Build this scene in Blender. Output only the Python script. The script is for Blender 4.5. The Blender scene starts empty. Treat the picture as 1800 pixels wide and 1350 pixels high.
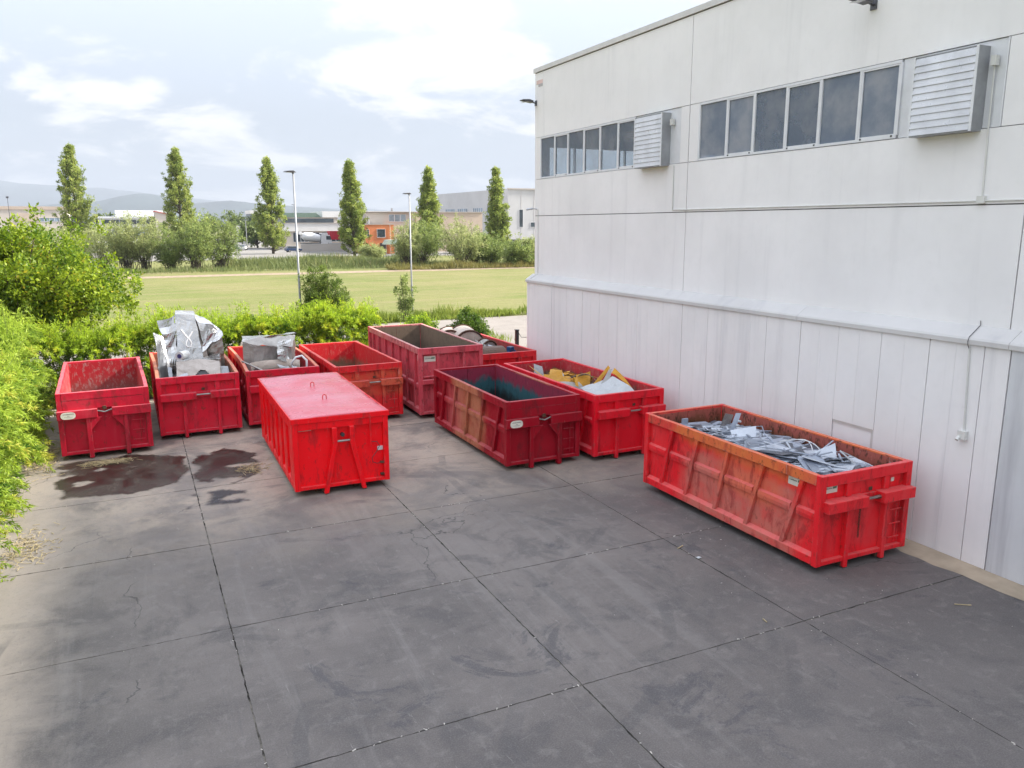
import bpy, math, random
import numpy as np
from mathutils import Vector, Matrix, noise as mnoise

random.seed(7)
HAZE_D = 1.2e-4
rng = np.random.default_rng(7)
R = math.radians
scene = bpy.context.scene
COL = scene.collection

# ------------------------------------------------------------------ camera
cam_d = bpy.data.cameras.new('camera')
cam = bpy.data.objects.new('camera', cam_d)
COL.objects.link(cam)
cam_d.sensor_width = 36.0
cam_d.lens = 36.0 * 1384.56 / 1800.0
cam_d.clip_start = 0.1
cam_d.clip_end = 80000
_rt = Vector((0.90226284, -0.43117844, -0.00263235))
_up = Vector((0.08760828, 0.1773404, 0.9802424))
_fw = Vector((0.42219257, 0.88466691, -0.19778245))
cam.matrix_world = Matrix(((_rt.x, _up.x, -_fw.x, 0), (_rt.y, _up.y, -_fw.y, 0), (_rt.z, _up.z, -_fw.z, 6.7), (0, 0, 0, 1)))
scene.camera = cam

# ------------------------------------------------------------------ light
SUN_EL = R(35.5)
SUN_AZ = R(6)            # measured from +X towards -Y
to_sun = Vector((math.cos(SUN_EL) * math.cos(SUN_AZ), -math.cos(SUN_EL) * math.sin(SUN_AZ), math.sin(SUN_EL)))
sun_d = bpy.data.lights.new('sun', 'SUN')
sun = bpy.data.objects.new('sun', sun_d)
COL.objects.link(sun)
sun_d.energy = 5.0
sun_d.angle = R(5.0)
sun_d.color = (1.0, 0.94, 0.83)
sun.rotation_euler = to_sun.to_track_quat('Z', 'Y').to_euler()

world = bpy.data.worlds.new('World')
scene.world = world
world.use_nodes = True


def build_world():
    nt = world.node_tree
    N, L = nt.nodes, nt.links
    N.clear()
    out = N.new('ShaderNodeOutputWorld')
    bg = N.new('ShaderNodeBackground')
    bg.inputs['Strength'].default_value = 0.15
    sky = N.new('ShaderNodeTexSky')
    sky.sky_type = 'NISHITA'
    sky.sun_disc = False
    sky.sun_elevation = SUN_EL
    sky.sun_rotation = math.atan2(to_sun.x, to_sun.y)
    sky.air_density = 1.0
    sky.dust_density = 3.0
    sky.ozone_density = 1.0
    tc = N.new('ShaderNodeTexCoord')
    sep = N.new('ShaderNodeSeparateXYZ')
    L.new(tc.outputs['Generated'], sep.inputs[0])
    zc = N.new('ShaderNodeMath'); zc.operation = 'MAXIMUM'; zc.inputs[1].default_value = 0.02
    L.new(sep.outputs['Z'], zc.inputs[0])
    za = N.new('ShaderNodeMath'); za.operation = 'ADD'; za.inputs[1].default_value = 0.28
    L.new(zc.outputs[0], za.inputs[0])
    dx = N.new('ShaderNodeMath'); dx.operation = 'DIVIDE'
    dy = N.new('ShaderNodeMath'); dy.operation = 'DIVIDE'
    L.new(sep.outputs['X'], dx.inputs[0]); L.new(za.outputs[0], dx.inputs[1])
    L.new(sep.outputs['Y'], dy.inputs[0]); L.new(za.outputs[0], dy.inputs[1])
    cmb = N.new('ShaderNodeCombineXYZ')
    L.new(dx.outputs[0], cmb.inputs[0]); L.new(dy.outputs[0], cmb.inputs[1])
    cmb.inputs[2].default_value = 4.3
    n1 = N.new('ShaderNodeTexNoise')
    n1.inputs['Scale'].default_value = 2.3
    n1.inputs['Detail'].default_value = 9
    n1.inputs['Roughness'].default_value = 0.6
    n1.inputs['Distortion'].default_value = 0.35
    L.new(cmb.outputs[0], n1.inputs['Vector'])
    rp = N.new('ShaderNodeMapRange')
    rp.interpolation_type = 'SMOOTHSTEP'
    rp.inputs['From Min'].default_value = 0.47
    rp.inputs['From Max'].default_value = 0.60
    L.new(n1.outputs[0], rp.inputs['Value'])
    # pale veil over the whole sky, then the clouds
    mv = N.new('ShaderNodeMix'); mv.data_type = 'RGBA'
    mv.inputs['Factor'].default_value = 0.9
    mv.inputs['B'].default_value = (2.35, 2.5, 2.85, 1)
    L.new(sky.outputs[0], mv.inputs['A'])
    # hazy veil steepened towards the unseen zenith to light wall and yard
    zen = N.new('ShaderNodeMapRange')
    zen.inputs['To Min'].default_value = 0.56
    zen.inputs['To Max'].default_value = 2.4
    zen.inputs['From Min'].default_value = 0.12
    L.new(zc.outputs[0], zen.inputs['Value'])
    vz = N.new('ShaderNodeMix'); vz.data_type = 'RGBA'; vz.blend_type = 'MULTIPLY'
    vz.inputs['Factor'].default_value = 1.0
    vz.inputs['A'].default_value = (2.28, 2.46, 2.80, 1)
    L.new(zen.outputs[0], vz.inputs['B'])
    L.new(vz.outputs['Result'], mv.inputs['B'])
    mc = N.new('ShaderNodeMix'); mc.data_type = 'RGBA'
    mc.inputs['B'].default_value = (2.55, 2.52, 2.48, 1)
    L.new(mv.outputs['Result'], mc.inputs['A'])
    L.new(rp.outputs[0], mc.inputs['Factor'])
    L.new(mc.outputs['Result'], bg.inputs['Color'])
    L.new(bg.outputs[0], out.inputs['Surface'])


build_world()
vs = scene.view_settings
vs.view_transform = 'Standard'
vs.look = 'None'
vs.exposure = 1.74
vs.gamma = 1.0
vs.use_curve_mapping = False
scene.cycles.use_denoising = True
scene.cycles.max_bounces = 6
scene.cycles.transparent_max_bounces = 8
scene.cycles.volume_bounces = 0
scene.cycles.sample_clamp_indirect = 6.0


# ------------------------------------------------------------------ helpers
def S(r, g, b):
    f = lambda c: (c / 255 / 12.92) if c / 255 <= 0.04045 else ((c / 255 + 0.055) / 1.055) ** 2.4
    return (f(r), f(g), f(b), 1)


class G:
    """small node-graph helper"""
    def __init__(s, name):
        s.m = bpy.data.materials.new(name)
        s.m.use_nodes = True
        s.nt = s.m.node_tree
        s.N, s.L = s.nt.nodes, s.nt.links
        s.bsdf = s.N['Principled BSDF']
        s.out = s.N['Material Output']
        s.tc = s.N.new('ShaderNodeTexCoord')
        s.co = s.tc.outputs['Object']

    def put(s, sock, v):
        if isinstance(v, bpy.types.NodeSocket):
            s.L.new(v, sock)
        elif isinstance(v, (tuple, list)) and len(v) == 3 and sock.type == 'RGBA':
            sock.default_value = (*v, 1)
        else:
            sock.default_value = v

    def map(s, scale=(1, 1, 1), loc=(0, 0, 0), rot=(0, 0, 0)):
        n = s.N.new('ShaderNodeMapping')
        n.inputs['Scale'].default_value = scale
        n.inputs['Location'].default_value = loc
        n.inputs['Rotation'].default_value = rot
        s.L.new(s.co, n.inputs['Vector'])
        return n.outputs[0]

    def noise(s, scale, detail=4, rough=0.55, vec=None, dist=0.0):
        n = s.N.new('ShaderNodeTexNoise')
        n.inputs['Scale'].default_value = scale
        n.inputs['Detail'].default_value = detail
        n.inputs['Roughness'].default_value = rough
        n.inputs['Distortion'].default_value = dist
        s.L.new(vec if vec is not None else s.co, n.inputs['Vector'])
        return n.outputs[0]

    def ramp(s, v, a, b, lo=0.0, hi=1.0):
        n = s.N.new('ShaderNodeMapRange')
        n.interpolation_type = 'SMOOTHSTEP'
        n.inputs['From Min'].default_value = a
        n.inputs['From Max'].default_value = b
        n.inputs['To Min'].default_value = lo
        n.inputs['To Max'].default_value = hi
        s.L.new(v, n.inputs['Value'])
        return n.outputs[0]

    def mix(s, f, a, b):
        n = s.N.new('ShaderNodeMix')
        n.data_type = 'RGBA'
        s.put(n.inputs['Factor'], f)
        s.put(n.inputs['A'], a)
        s.put(n.inputs['B'], b)
        return n.outputs['Result']

    def math(s, op, a, b=0.0):
        n = s.N.new('ShaderNodeMath')
        n.operation = op
        s.put(n.inputs[0], a)
        s.put(n.inputs[1], b)
        return n.outputs[0]

    def xyz(s):
        n = s.N.new('ShaderNodeSeparateXYZ')
        s.L.new(s.co, n.inputs[0])
        return n.outputs

    def attr(s, name):
        n = s.N.new('ShaderNodeAttribute')
        n.attribute_name = name
        return n.outputs['Fac']

    def bump(s, h, strength=0.3, dist=0.02):
        n = s.N.new('ShaderNodeBump')
        n.inputs['Strength'].default_value = strength
        n.inputs['Distance'].default_value = dist
        s.L.new(h, n.inputs['Height'])
        s.L.new(n.outputs[0], s.bsdf.inputs['Normal'])

    def done(s, color, rough=0.6, metal=0.0, spec=0.5):
        s.put(s.bsdf.inputs['Base Color'], color)
        s.put(s.bsdf.inputs['Roughness'], rough)
        s.put(s.bsdf.inputs['Metallic'], metal)
        s.put(s.bsdf.inputs['Specular IOR Level'], spec)
        return s.m


def plain(name, col, rough=0.6, metal=0.0, var=0.12, scale=3.0):
    g = G(name)
    n = g.noise(scale, 5)
    c = g.mix(g.ramp(n, 0.3, 0.7), [x * (1 - var) for x in col[:3]], [min(1, x * (1 + var)) for x in col[:3]])
    n2 = g.noise(scale * 6, 3)
    return g.done(c, g.ramp(n2, 0.2, 0.8, max(0.05, rough - 0.1), min(1, rough + 0.1)), metal)


def tag(o, label=None, cat=None, group=None, kind=None):
    if label: o['label'] = label
    if cat: o['category'] = cat
    if group: o['group'] = group
    if kind: o['kind'] = kind
    return o


def empty(name, loc=(0, 0, 0), rz=0.0, label=None, cat=None, group=None):
    o = bpy.data.objects.new(name, None)
    o.empty_display_size = 0.2
    COL.objects.link(o)
    o.location = loc
    o.rotation_euler = (0, 0, rz)
    return tag(o, label, cat, group)


class MB:
    def __init__(s):
        s.v, s.f = [], []

    def add(s, vs_, fs):
        k = len(s.v)
        s.v += [tuple(p) for p in vs_]
        s.f += [tuple(i + k for i in f) for f in fs]
        return s

    def box(s, x0, x1, y0, y1, z0, z1, ny=1):
        vs_, fs = [], []
        for j in range(ny + 1):
            y = y0 + (y1 - y0) * j / ny
            vs_ += [(x0, y, z0), (x1, y, z0), (x1, y, z1), (x0, y, z1)]
        for j in range(ny):
            a = 4 * j
            for q in range(4):
                b = (q + 1) % 4
                fs.append((a + q, a + 4 + q, a + 4 + b, a + b)[::-1])
        fs.append((0, 3, 2, 1)[::-1])
        a = 4 * ny
        fs.append((a, a + 1, a + 2, a + 3)[::-1])
        # fix orientation: computed below by recalculation in build
        return s.add(vs_, fs)

    def obox(s, c, ax, ay, az):
        """oriented box from centre and half-axis vectors"""
        c, ax, ay, az = map(Vector, (c, ax, ay, az))
        vs_ = [c + i * ax + j * ay + k * az for k in (-1, 1) for j in (-1, 1) for i in (-1, 1)]
        return s.add(vs_, [(0, 2, 3, 1), (4, 5, 7, 6), (0, 1, 5, 4), (2, 6, 7, 3), (0, 4, 6, 2), (1, 3, 7, 5)])

    def prism(s, poly, d):
        """extrude a planar polygon (list of 3d points) along vector d"""
        n = len(poly)
        d = Vector(d)
        p = [Vector(q) for q in poly]
        vs_ = p + [q + d for q in p]
        fs = [tuple(range(n))[::-1], tuple(range(n, 2 * n))]
        fs += [(i, (i + 1) % n, n + (i + 1) % n, n + i) for i in range(n)]
        return s.add(vs_, fs)

    def tube(s, pts, r, n=8, caps=True):
        pts = [Vector(p) for p in pts]
        rr = r if isinstance(r, (list, tuple)) else [r] * len(pts)
        t0 = (pts[1] - pts[0]).normalized()
        up = Vector((0, 0, 1)) if abs(t0.z) < 0.9 else Vector((1, 0, 0))
        nx = t0.cross(up).normalized()
        vs_, fs = [], []
        for i, p in enumerate(pts):
            a = pts[max(0, i - 1)]
            b = pts[min(len(pts) - 1, i + 1)]
            t = (b - a).normalized()
            nx = (nx - t * nx.dot(t))
            if nx.length < 1e-5:
                nx = t.orthogonal()
            nx.normalize()
            ny = t.cross(nx)
            for k in range(n):
                th = 2 * math.pi * k / n
                vs_.append(p + (nx * math.cos(th) + ny * math.sin(th)) * rr[i])
        for i in range(len(pts) - 1):
            for k in range(n):
                a, b = i * n + k, i * n + (k + 1) % n
                fs.append((a, b, b + n, a + n))
        if caps:
            fs.append(tuple(range(n))[::-1])
            fs.append(tuple(range((len(pts) - 1) * n, len(pts) * n)))
        return s.add(vs_, fs)

    def grid(s, nx, ny, fn):
        vs_ = [fn(i / nx, j / ny) for j in range(ny + 1) for i in range(nx + 1)]
        fs = []
        for j in range(ny):
            for i in range(nx):
                a = j * (nx + 1) + i
                fs.append((a, a + 1, a + nx + 2, a + nx + 1))
        return s.add(vs_, fs)

    def build(s, name, mat, parent=None, deform=None, bevel=0.0, smooth=False, solid=0.0, loc=None):
        me = bpy.data.meshes.new(name)
        v = [deform(p) for p in s.v] if deform else s.v
        me.from_pydata(v, [], s.f)
        import bmesh
        if not solid:
            bm = bmesh.new(); bm.from_mesh(me)
            bmesh.ops.recalc_face_normals(bm, faces=bm.faces)
            bm.to_mesh(me); bm.free()
        me.materials.append(mat)
        if smooth:
            me.polygons.foreach_set('use_smooth', [True] * len(me.polygons))
        o = bpy.data.objects.new(name, me)
        COL.objects.link(o)
        if parent: o.parent = parent
        if loc: o.location = loc
        if solid:
            m = o.modifiers.new('thick', 'SOLIDIFY'); m.thickness = solid; m.offset = 0
        if bevel:
            m = o.modifiers.new('bevel', 'BEVEL'); m.width = bevel; m.segments = 1; m.limit_method = 'ANGLE'
        return o


def B(x0, x1, y0, y1, z0, z1, ny=1):
    return MB().box(x0, x1, y0, y1, z0, z1, ny)


def copy_tree(o, parent=None, **kw):
    c = o.copy()
    COL.objects.link(c)
    c.parent = parent
    for ch in o.children:
        copy_tree(ch, c)
    return c


# ------------------------------------------------------------------ ground materials
def mat_yard():
    g = G('yard_concrete')
    K = 0.80
    big = g.noise(0.22, 6, 0.62, dist=0.6)
    med = g.noise(0.9, 7, 0.66, dist=0.5)
    hi = g.noise(3.2, 8, 0.72, dist=0.4)
    streak = g.noise(1.0, 7, 0.68, vec=g.map((1.6, 0.13, 1)), dist=0.4)
    streak2 = g.noise(1.0, 6, 0.66, vec=g.map((9.0, 0.22, 1)), dist=0.2)
    fine = g.noise(45, 4, 0.7)
    c = g.mix(g.ramp(big, 0.32, 0.68), (0.115 * K, 0.102 * K, 0.098 * K), (0.192 * K, 0.169 * K, 0.158 * K))
    c = g.mix(g.ramp(med, 0.5, 0.64, 0, 0.6), c, (0.074, 0.069, 0.071))
    c = g.mix(g.ramp(streak, 0.52, 0.7, 0, 0.45), c, (0.20, 0.185, 0.177))
    c = g.mix(g.ramp(streak2, 0.55, 0.72, 0, 0.45), c, (0.078, 0.073, 0.076))
    x, y, z = g.xyz()
    # the driving lane towards the wall is blacker with tyre rubber
    lane = g.ramp(g.math('ADD', g.math('SUBTRACT', x, g.math('MULTIPLY', y, 0.45)), g.math('MULTIPLY', g.math('SUBTRACT', med, 0.5), 6.0)), 0.5, 6.5, 0, 0.55)
    c = g.mix(lane, c, (0.087, 0.079, 0.079))
    # bluish oily blotches, crisp edged
    blot = g.noise(0.5, 9, 0.72, vec=g.map(loc=(9, 3, 0)), dist=1.0)
    c = g.mix(g.ramp(blot, 0.575, 0.64, 0, 0.65), c, (0.05, 0.048, 0.056))
    x, y, z = g.xyz()
    # dusty pale concrete between the containers at the far end and along the hedge
    far = g.ramp(g.math('ADD', y, g.math('MULTIPLY', g.math('SUBTRACT', med, 0.5), 7.0)), 14.5, 22.5)
    dust = g.noise(0.5, 7, 0.66, vec=g.map(loc=(2, 8, 0)), dist=0.5)
    c = g.mix(g.math('MULTIPLY', far, g.ramp(dust, 0.36, 0.6, 0.2, 0.95)), c, (0.40, 0.33, 0.265))
    hedge = g.ramp(g.math('ADD', x, g.math('MULTIPLY', g.math('SUBTRACT', med, 0.5), 2.6)), -0.9, -2.6)
    c = g.mix(g.math('MULTIPLY', hedge, 0.75), c, (0.29, 0.25, 0.22))
    # tyre arcs left by turning trucks
    def arc(cx, cy, r_, wd, st, sd):
        a_ = g.math('SUBTRACT', x, cx); b_ = g.math('SUBTRACT', y, cy)
        d_ = g.math('SQRT', g.math('ADD', g.math('MULTIPLY', a_, a_), g.math('MULTIPLY', b_, b_)))
        e_ = g.math('ABSOLUTE', g.math('SUBTRACT', d_, r_))
        k_ = g.math('MULTIPLY', g.ramp(e_, wd, wd * 0.7), g.ramp(g.noise(0.45, 5, 0.6, vec=g.map(loc=(sd, sd * 2, 0))), 0.5, 0.62, 0, st * 0.75))
        return g.math('MULTIPLY', k_, g.ramp(hi, 0.3, 0.55, 0.35, 1.0))
    for q in ((3.0, 13.0, 5.6, 0.13, 0.7, 1.0), (3.0, 13.0, 7.5, 0.13, 0.6, 2.0), (12.5, 3.0, 8.2, 0.15, 0.65, 3.0), (12.5, 3.0, 10.1, 0.15, 0.55, 4.0), (-4.0, 6.0, 9.0, 0.14, 0.6, 5.0), (16, 18, 8.8, 0.12, 0.6, 6.0), (2, 22, 10.5, 0.12, 0.5, 7.0), (-20, 12, 26.5, 0.14, 0.55, 8.0), (-20, 12, 28.4, 0.14, 0.5, 9.0), (4.5, 9.0, 3.1, 0.12, 0.7, 11.0)):
        c = g.mix(arc(*q), c, (0.062, 0.059, 0.062))
    # scrape marks of dragged containers and scattered pale scuffs
    scr = g.noise(4.0, 8, 0.76, vec=g.map((3.4, 0.35, 1), rot=(0, 0, 0.12)), dist=0.8)
    c = g.mix(g.ramp(scr, 0.63, 0.68, 0, 0.55), c, (0.28, 0.265, 0.25))
    sc2 = g.noise(2.2, 9, 0.78, vec=g.map((1, 1, 1), loc=(3, 1, 0)), dist=1.6)
    c = g.mix(g.ramp(sc2, 0.645, 0.675, 0, 0.5), c, (0.27, 0.26, 0.25))
    c = g.mix(g.ramp(hi, 0.36, 0.27, 0, 0.6), c, (0.075, 0.072, 0.076))
    c = g.mix(g.ramp(hi, 0.5, 0.68, 0, 0.45), c, (0.19, 0.172, 0.163))
    pat = g.noise(14.0, 6, 0.7)
    c = g.mix(g.ramp(pat, 0.52, 0.7, 0, 0.3), c, (0.075, 0.069, 0.068))
    c = g.mix(g.ramp(pat, 0.36, 0.22, 0, 0.4), c, (0.21, 0.195, 0.185))
    # hair cracks
    vo = g.N.new('ShaderNodeTexVoronoi'); vo.feature = 'DISTANCE_TO_EDGE'; vo.inputs['Scale'].default_value = 0.16
    va_ = g.N.new('ShaderNodeVectorMath'); va_.operation = 'ADD'
    nv = g.N.new('ShaderNodeTexNoise'); nv.inputs['Scale'].default_value = 1.2; nv.inputs['Detail'].default_value = 6
    g.L.new(g.co, nv.inputs['Vector']); g.L.new(g.co, va_.inputs[0]); g.L.new(nv.outputs['Color'], va_.inputs[1])
    g.L.new(va_.outputs[0], vo.inputs['Vector'])
    ck = g.math('MULTIPLY', g.ramp(vo.outputs['Distance'], 0.0022, 0.0008), g.ramp(big, 0.5, 0.56, 0, 0.8))
    c = g.mix(ck, c, (0.035, 0.033, 0.033))
    c = g.mix(g.ramp(fine, 0.4, 0.8, 0, 0.35), c, (0.24, 0.23, 0.225))
    c = g.mix(g.ramp(fine, 0.48, 0.2, 0, 0.35), c, (0.07, 0.068, 0.07))
    g.bump(fine, 0.25, 0.006)
    return g.done(c, g.ramp(med, 0.3, 0.7, 0.6, 0.85), 0, 0.35)


M_YARD = mat_yard()
def mat_joint():
    g = G('joint_filler')
    n = g.noise(1.1, 6, 0.7)
    c = g.mix(g.ramp(n, 0.42, 0.6), (0.022, 0.02, 0.018), (0.17, 0.155, 0.135))
    return g.done(c, 0.95, 0, 0.1)
M_JOINT = mat_joint()


def mat_field():
    g = G('field_grass')
    a = g.noise(0.06, 6, 0.6)
    b = g.noise(0.9, 8, 0.72)
    st = g.noise(0.3, 5, 0.6, vec=g.map((0.25, 1.6, 1)))
    pz = g.noise(0.018, 5, 0.6, dist=0.5)
    c = g.mix(g.ramp(a, 0.35, 0.65), (0.112, 0.135, 0.040), (0.170, 0.163, 0.070))
    c = g.mix(g.ramp(pz, 0.45, 0.6, 0, 0.5), c, (0.125, 0.148, 0.045))
    c = g.mix(g.ramp(st, 0.42, 0.66, 0, 0.55), c, (0.20, 0.172, 0.095))
    c = g.mix(g.ramp(b, 0.5, 0.75, 0, 0.5), c, (0.095, 0.11, 0.03))
    g.bump(b, 0.8, 0.2)
    return g.done(c, 0.95, 0, 0.1)


M_FIELD = mat_field()
M_ROAD = plain('road_asphalt', (0.185, 0.165, 0.15), 0.9, var=0.1, scale=0.6)
M_DIRT = plain('dry_dirt', (0.22, 0.165, 0.115), 0.95, var=0.25, scale=1.5)

# ------------------------------------------------------------------ the setting
ground = MB()
XS = [-15000, -3000, -400, -60, 120, 500, 3000, 15000]
YS = [-3000, -200, 0, 60, 140, 400, 3000, 15500]
ground.grid(7, 7, lambda u, v: (XS[round(u * 7)], YS[round(v * 7)], -0.12))
tag(ground.build('ground', M_FIELD), kind='structure')

road = MB().add([(-60, 37.6, -0.06), (120, 37.6, -0.06), (120, 53.0, -0.06), (22, 53.8, -0.06), (-60, 50.5, -0.06)], [(0, 1, 2, 3, 4)])
tag(road.build('road', M_ROAD), kind='structure')
apron = MB().add([(12.5, 29.0, -0.05), (70, 29.0, -0.05), (70, 37.7, -0.05), (12.5, 37.7, -0.05)], [(0, 1, 2, 3)])
tag(apron.build('driveway', M_ROAD), kind='structure')
dirt = MB()
def _d(u, v):
    x = -80 + u * 240
    return (x, 118 - 0.02 * x + (v - 0.5) * (4.5 + 2.5 * mnoise.noise((x * 0.09, 3, 1))) + 1.3 * mnoise.noise((x * 0.05, 0, 5)), -0.11)
dirt.grid(120, 1, _d)
tag(dirt.build('dirt_track', M_DIRT), kind='structure')
pave = MB().add([(-120, 172, -0.105), (220, 172, -0.105), (220, 460, -0.105), (-120, 460, -0.105)], [(0, 1, 2, 3)])
tag(pave.build('pavement', plain('estate_paving', (0.17, 0.16, 0.15), 0.9, var=0.08, scale=0.1)), kind='structure')

yard = empty('yard')
tag(yard, kind='structure')
MB().add([(-7, -8, -0.012), (15.2, -8, -0.012), (15.2, 34.0, -0.012), (-7, 34.0, -0.012)], [(0, 1, 2, 3)]).build('joint_bed', M_JOINT, yard)
LX = [-7.97, -3.49, 0.98, 5.485, 9.91, 14.16]
JY = [-7.0, -2.95, 1.07, 5.09, 9.11, 13.16, 17.15, 21.17, 25.19, 29.2, 33.6]
gap = 0.0085
for i in range(len(LX) - 1):
    for j in range(len(JY) - 1):
        wob = [random.uniform(-0.004, 0.004) for _ in range(4)]
        x0, x1, y0, y1 = LX[i] + gap, LX[i + 1] - gap, JY[j] + gap, JY[j + 1] - gap
        if x0 < -6.9: x0 = -6.9
        dz = random.uniform(-0.003, 0.003)
        m = MB()
        # slightly ragged edges along the joints
        n = 48
        pts = []
        for k in range(n): pts.append((x0 + (x1 - x0) * k / n, y0 + random.uniform(-0.005, 0.011)))
        for k in range(n): pts.append((x1 - random.uniform(-0.005, 0.011), y0 + (y1 - y0) * k / n))
        for k in range(n): pts.append((x1 - (x1 - x0) * k / n, y1 - random.uniform(-0.005, 0.011)))
        for k in range(n): pts.append((x0 + random.uniform(-0.005, 0.011), y1 - (y1 - y0) * k / n))
        m.prism([(p[0], p[1], -0.028) for p in pts], (0, 0, 0.028 + dz))
        m.build('concrete_slab', M_YARD, yard)

M_PLINTH = plain('wall_foot_concrete', (0.33, 0.27, 0.2), 0.9, var=0.2, scale=1.3)
foot = MB()
foot.grid(200, 1, lambda u, v: (14.7 if v > 0.5 else 14.02 + 0.16 * mnoise.noise((u * 30, 1, 2)) + 0.08 * mnoise.noise((u * 90, 1, 2)), -8 + 37.2 * u, 0.0 + 0.004 + 0.015 * v))
tag(foot.build('wall_foot_strip', M_PLINTH), kind='structure')

# ------------------------------------------------------------------ far hills
def ridge(name, prof, D, mat, seed, rough):
    m = MB()
    nx = 160
    xs = np.linspace(prof[0][0], prof[-1][0], nx + 1)
    zs = np.interp(xs, [p[0] for p in prof], [p[1] for p in prof])
    def f(u, v):
        i = round(u * nx)
        h = zs[i] * (1 + rough * mnoise.fractal((xs[i] * 0.012, seed, 0.0), 0.9, 2.0, 5))
        t = v
        k = 0.9 * mnoise.fractal((xs[i] * 0.02, v * 3, seed), 1.0, 2.0, 4)
        z = h * math.sin(t * math.pi / 2) ** 1.1 * (1 + 0.12 * k * math.sin(t * math.pi))
        return (xs[i] * D / 1000, D * (0.82 + 0.18 * t), -0.6 + 1.0 * z * D / 1000)
    m.grid(nx, 10, f)
    # back slope
    k = len(m.v) - (nx + 1)
    top = m.v[k:]
    m.add([(p[0], p[1], p[2]) for p in top] + [(p[0] * 1.02, p[1] * 1.05, -0.6) for p in top], [(i, i + 1, i + nx + 2, i + nx + 1) for i in range(nx)])
    o = m.build(name, mat, smooth=True)
    tag(o, kind='structure')
    return o

M_HILL = plain('hill_woods', (0.03, 0.042, 0.045), 0.95, var=0.35, scale=0.002)
ridge('far_mountains', [(-420, 30), (-300, 52), (-220, 44), (-160, 52), (-117, 47), (-86, 44.5), (-60, 43.2), (-22, 41.5), (17, 37.2), (47, 33.2), (90, 29), (140, 27), (220, 22), (420, 14)], 13500, M_HILL, 3.0, 0.05)
ridge('near_hills', [(-420, 18), (-260, 30), (-160, 20), (-90, 21), (-55, 26), (-26, 29.0), (-5, 34), (12, 36.5), (41, 33), (70, 27), (108, 29.5), (140, 27.2), (186, 23.5), (242, 19.8), (300, 17.3), (362, 16.1), (600, 14)], 6500, M_HILL, 9.0, 0.05)

# ------------------------------------------------------------------ warehouse
def mat_wall(name, streaks, base=(0.795, 0.785, 0.795)):
    g = G(name)
    a = g.noise(0.35, 5, 0.6)
    b = g.noise(5.0, 6, 0.65)
    c = g.mix(g.ramp(a, 0.3, 0.7), [k * 0.95 for k in base], [k * 1.04 for k in base])
    c = g.mix(g.ramp(b, 0.45, 0.8, 0, 0.18), c, [k * 0.82 for k in base])
    st = g.noise(1.0, 5, 0.6, vec=g.map((1, 2.2, 0.12)), dist=0.3)
    c = g.mix(g.ramp(st, 0.52, 0.78, 0, streaks), c, (0.36, 0.36, 0.39))
    st2 = g.noise(1.0, 6, 0.7, vec=g.map((1, 9.0, 0.35), loc=(0, 4, 2)), dist=0.4)
    c = g.mix(g.ramp(st2, 0.6, 0.78, 0, streaks * 0.9), c, (0.33, 0.32, 0.33))
    sc = g.noise(1.0, 5, 0.7, vec=g.map((1, 1.2, 9.0), loc=(1, 7, 0), rot=(0.25, 0, 0)), dist=0.8)
    c = g.mix(g.ramp(sc, 0.69, 0.75, 0, streaks * 0.8), c, (0.3, 0.3, 0.31))
    fi = g.noise(60, 3, 0.7)
    g.bump(fi, 0.15, 0.004)
    return g.done(c, 0.82, 0, 0.25)

M_WALL = mat_wall('painted_concrete', 0.16)
M_WALLLOW = mat_wall('board_marked_concrete', 0.32, (0.765, 0.75, 0.755))
M_CORN = mat_wall('cornice_concrete', 0.4, (0.56, 0.55, 0.548))
M_BARE = mat_wall('bare_concrete', 0.75, (0.58, 0.59, 0.61))
M_SEAL = plain('joint_seal', (0.13, 0.125, 0.125), 0.9)
M_FRAME = plain('white_aluminium', (0.66, 0.67, 0.70), 0.35, var=0.05)
M_ALU = plain('galvanised_steel', (0.42, 0.44, 0.47), 0.38, 0.6, var=0.15, scale=2)
M_SLAT = plain('slat_aluminium', (0.60, 0.61, 0.64), 0.35, 0.25, var=0.1, scale=2)
M_ALUD = plain('galvanised_side', (0.33, 0.34, 0.36), 0.5, 0.3, var=0.15, scale=2)
M_INT = plain('interior_wall', (0.30, 0.30, 0.31), 0.9)
M_COPE = plain('coping_sheet', (0.58, 0.57, 0.56), 0.5, 0.1, var=0.05)
M_DARK = plain('dark_steel', (0.05, 0.05, 0.055), 0.5, 0.3)
M_LAMP = plain('lamp_housing', (0.10, 0.10, 0.11), 0.4, 0.5)
M_PVC = plain('white_pvc', (0.62, 0.62, 0.6), 0.5, var=0.06)

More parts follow.
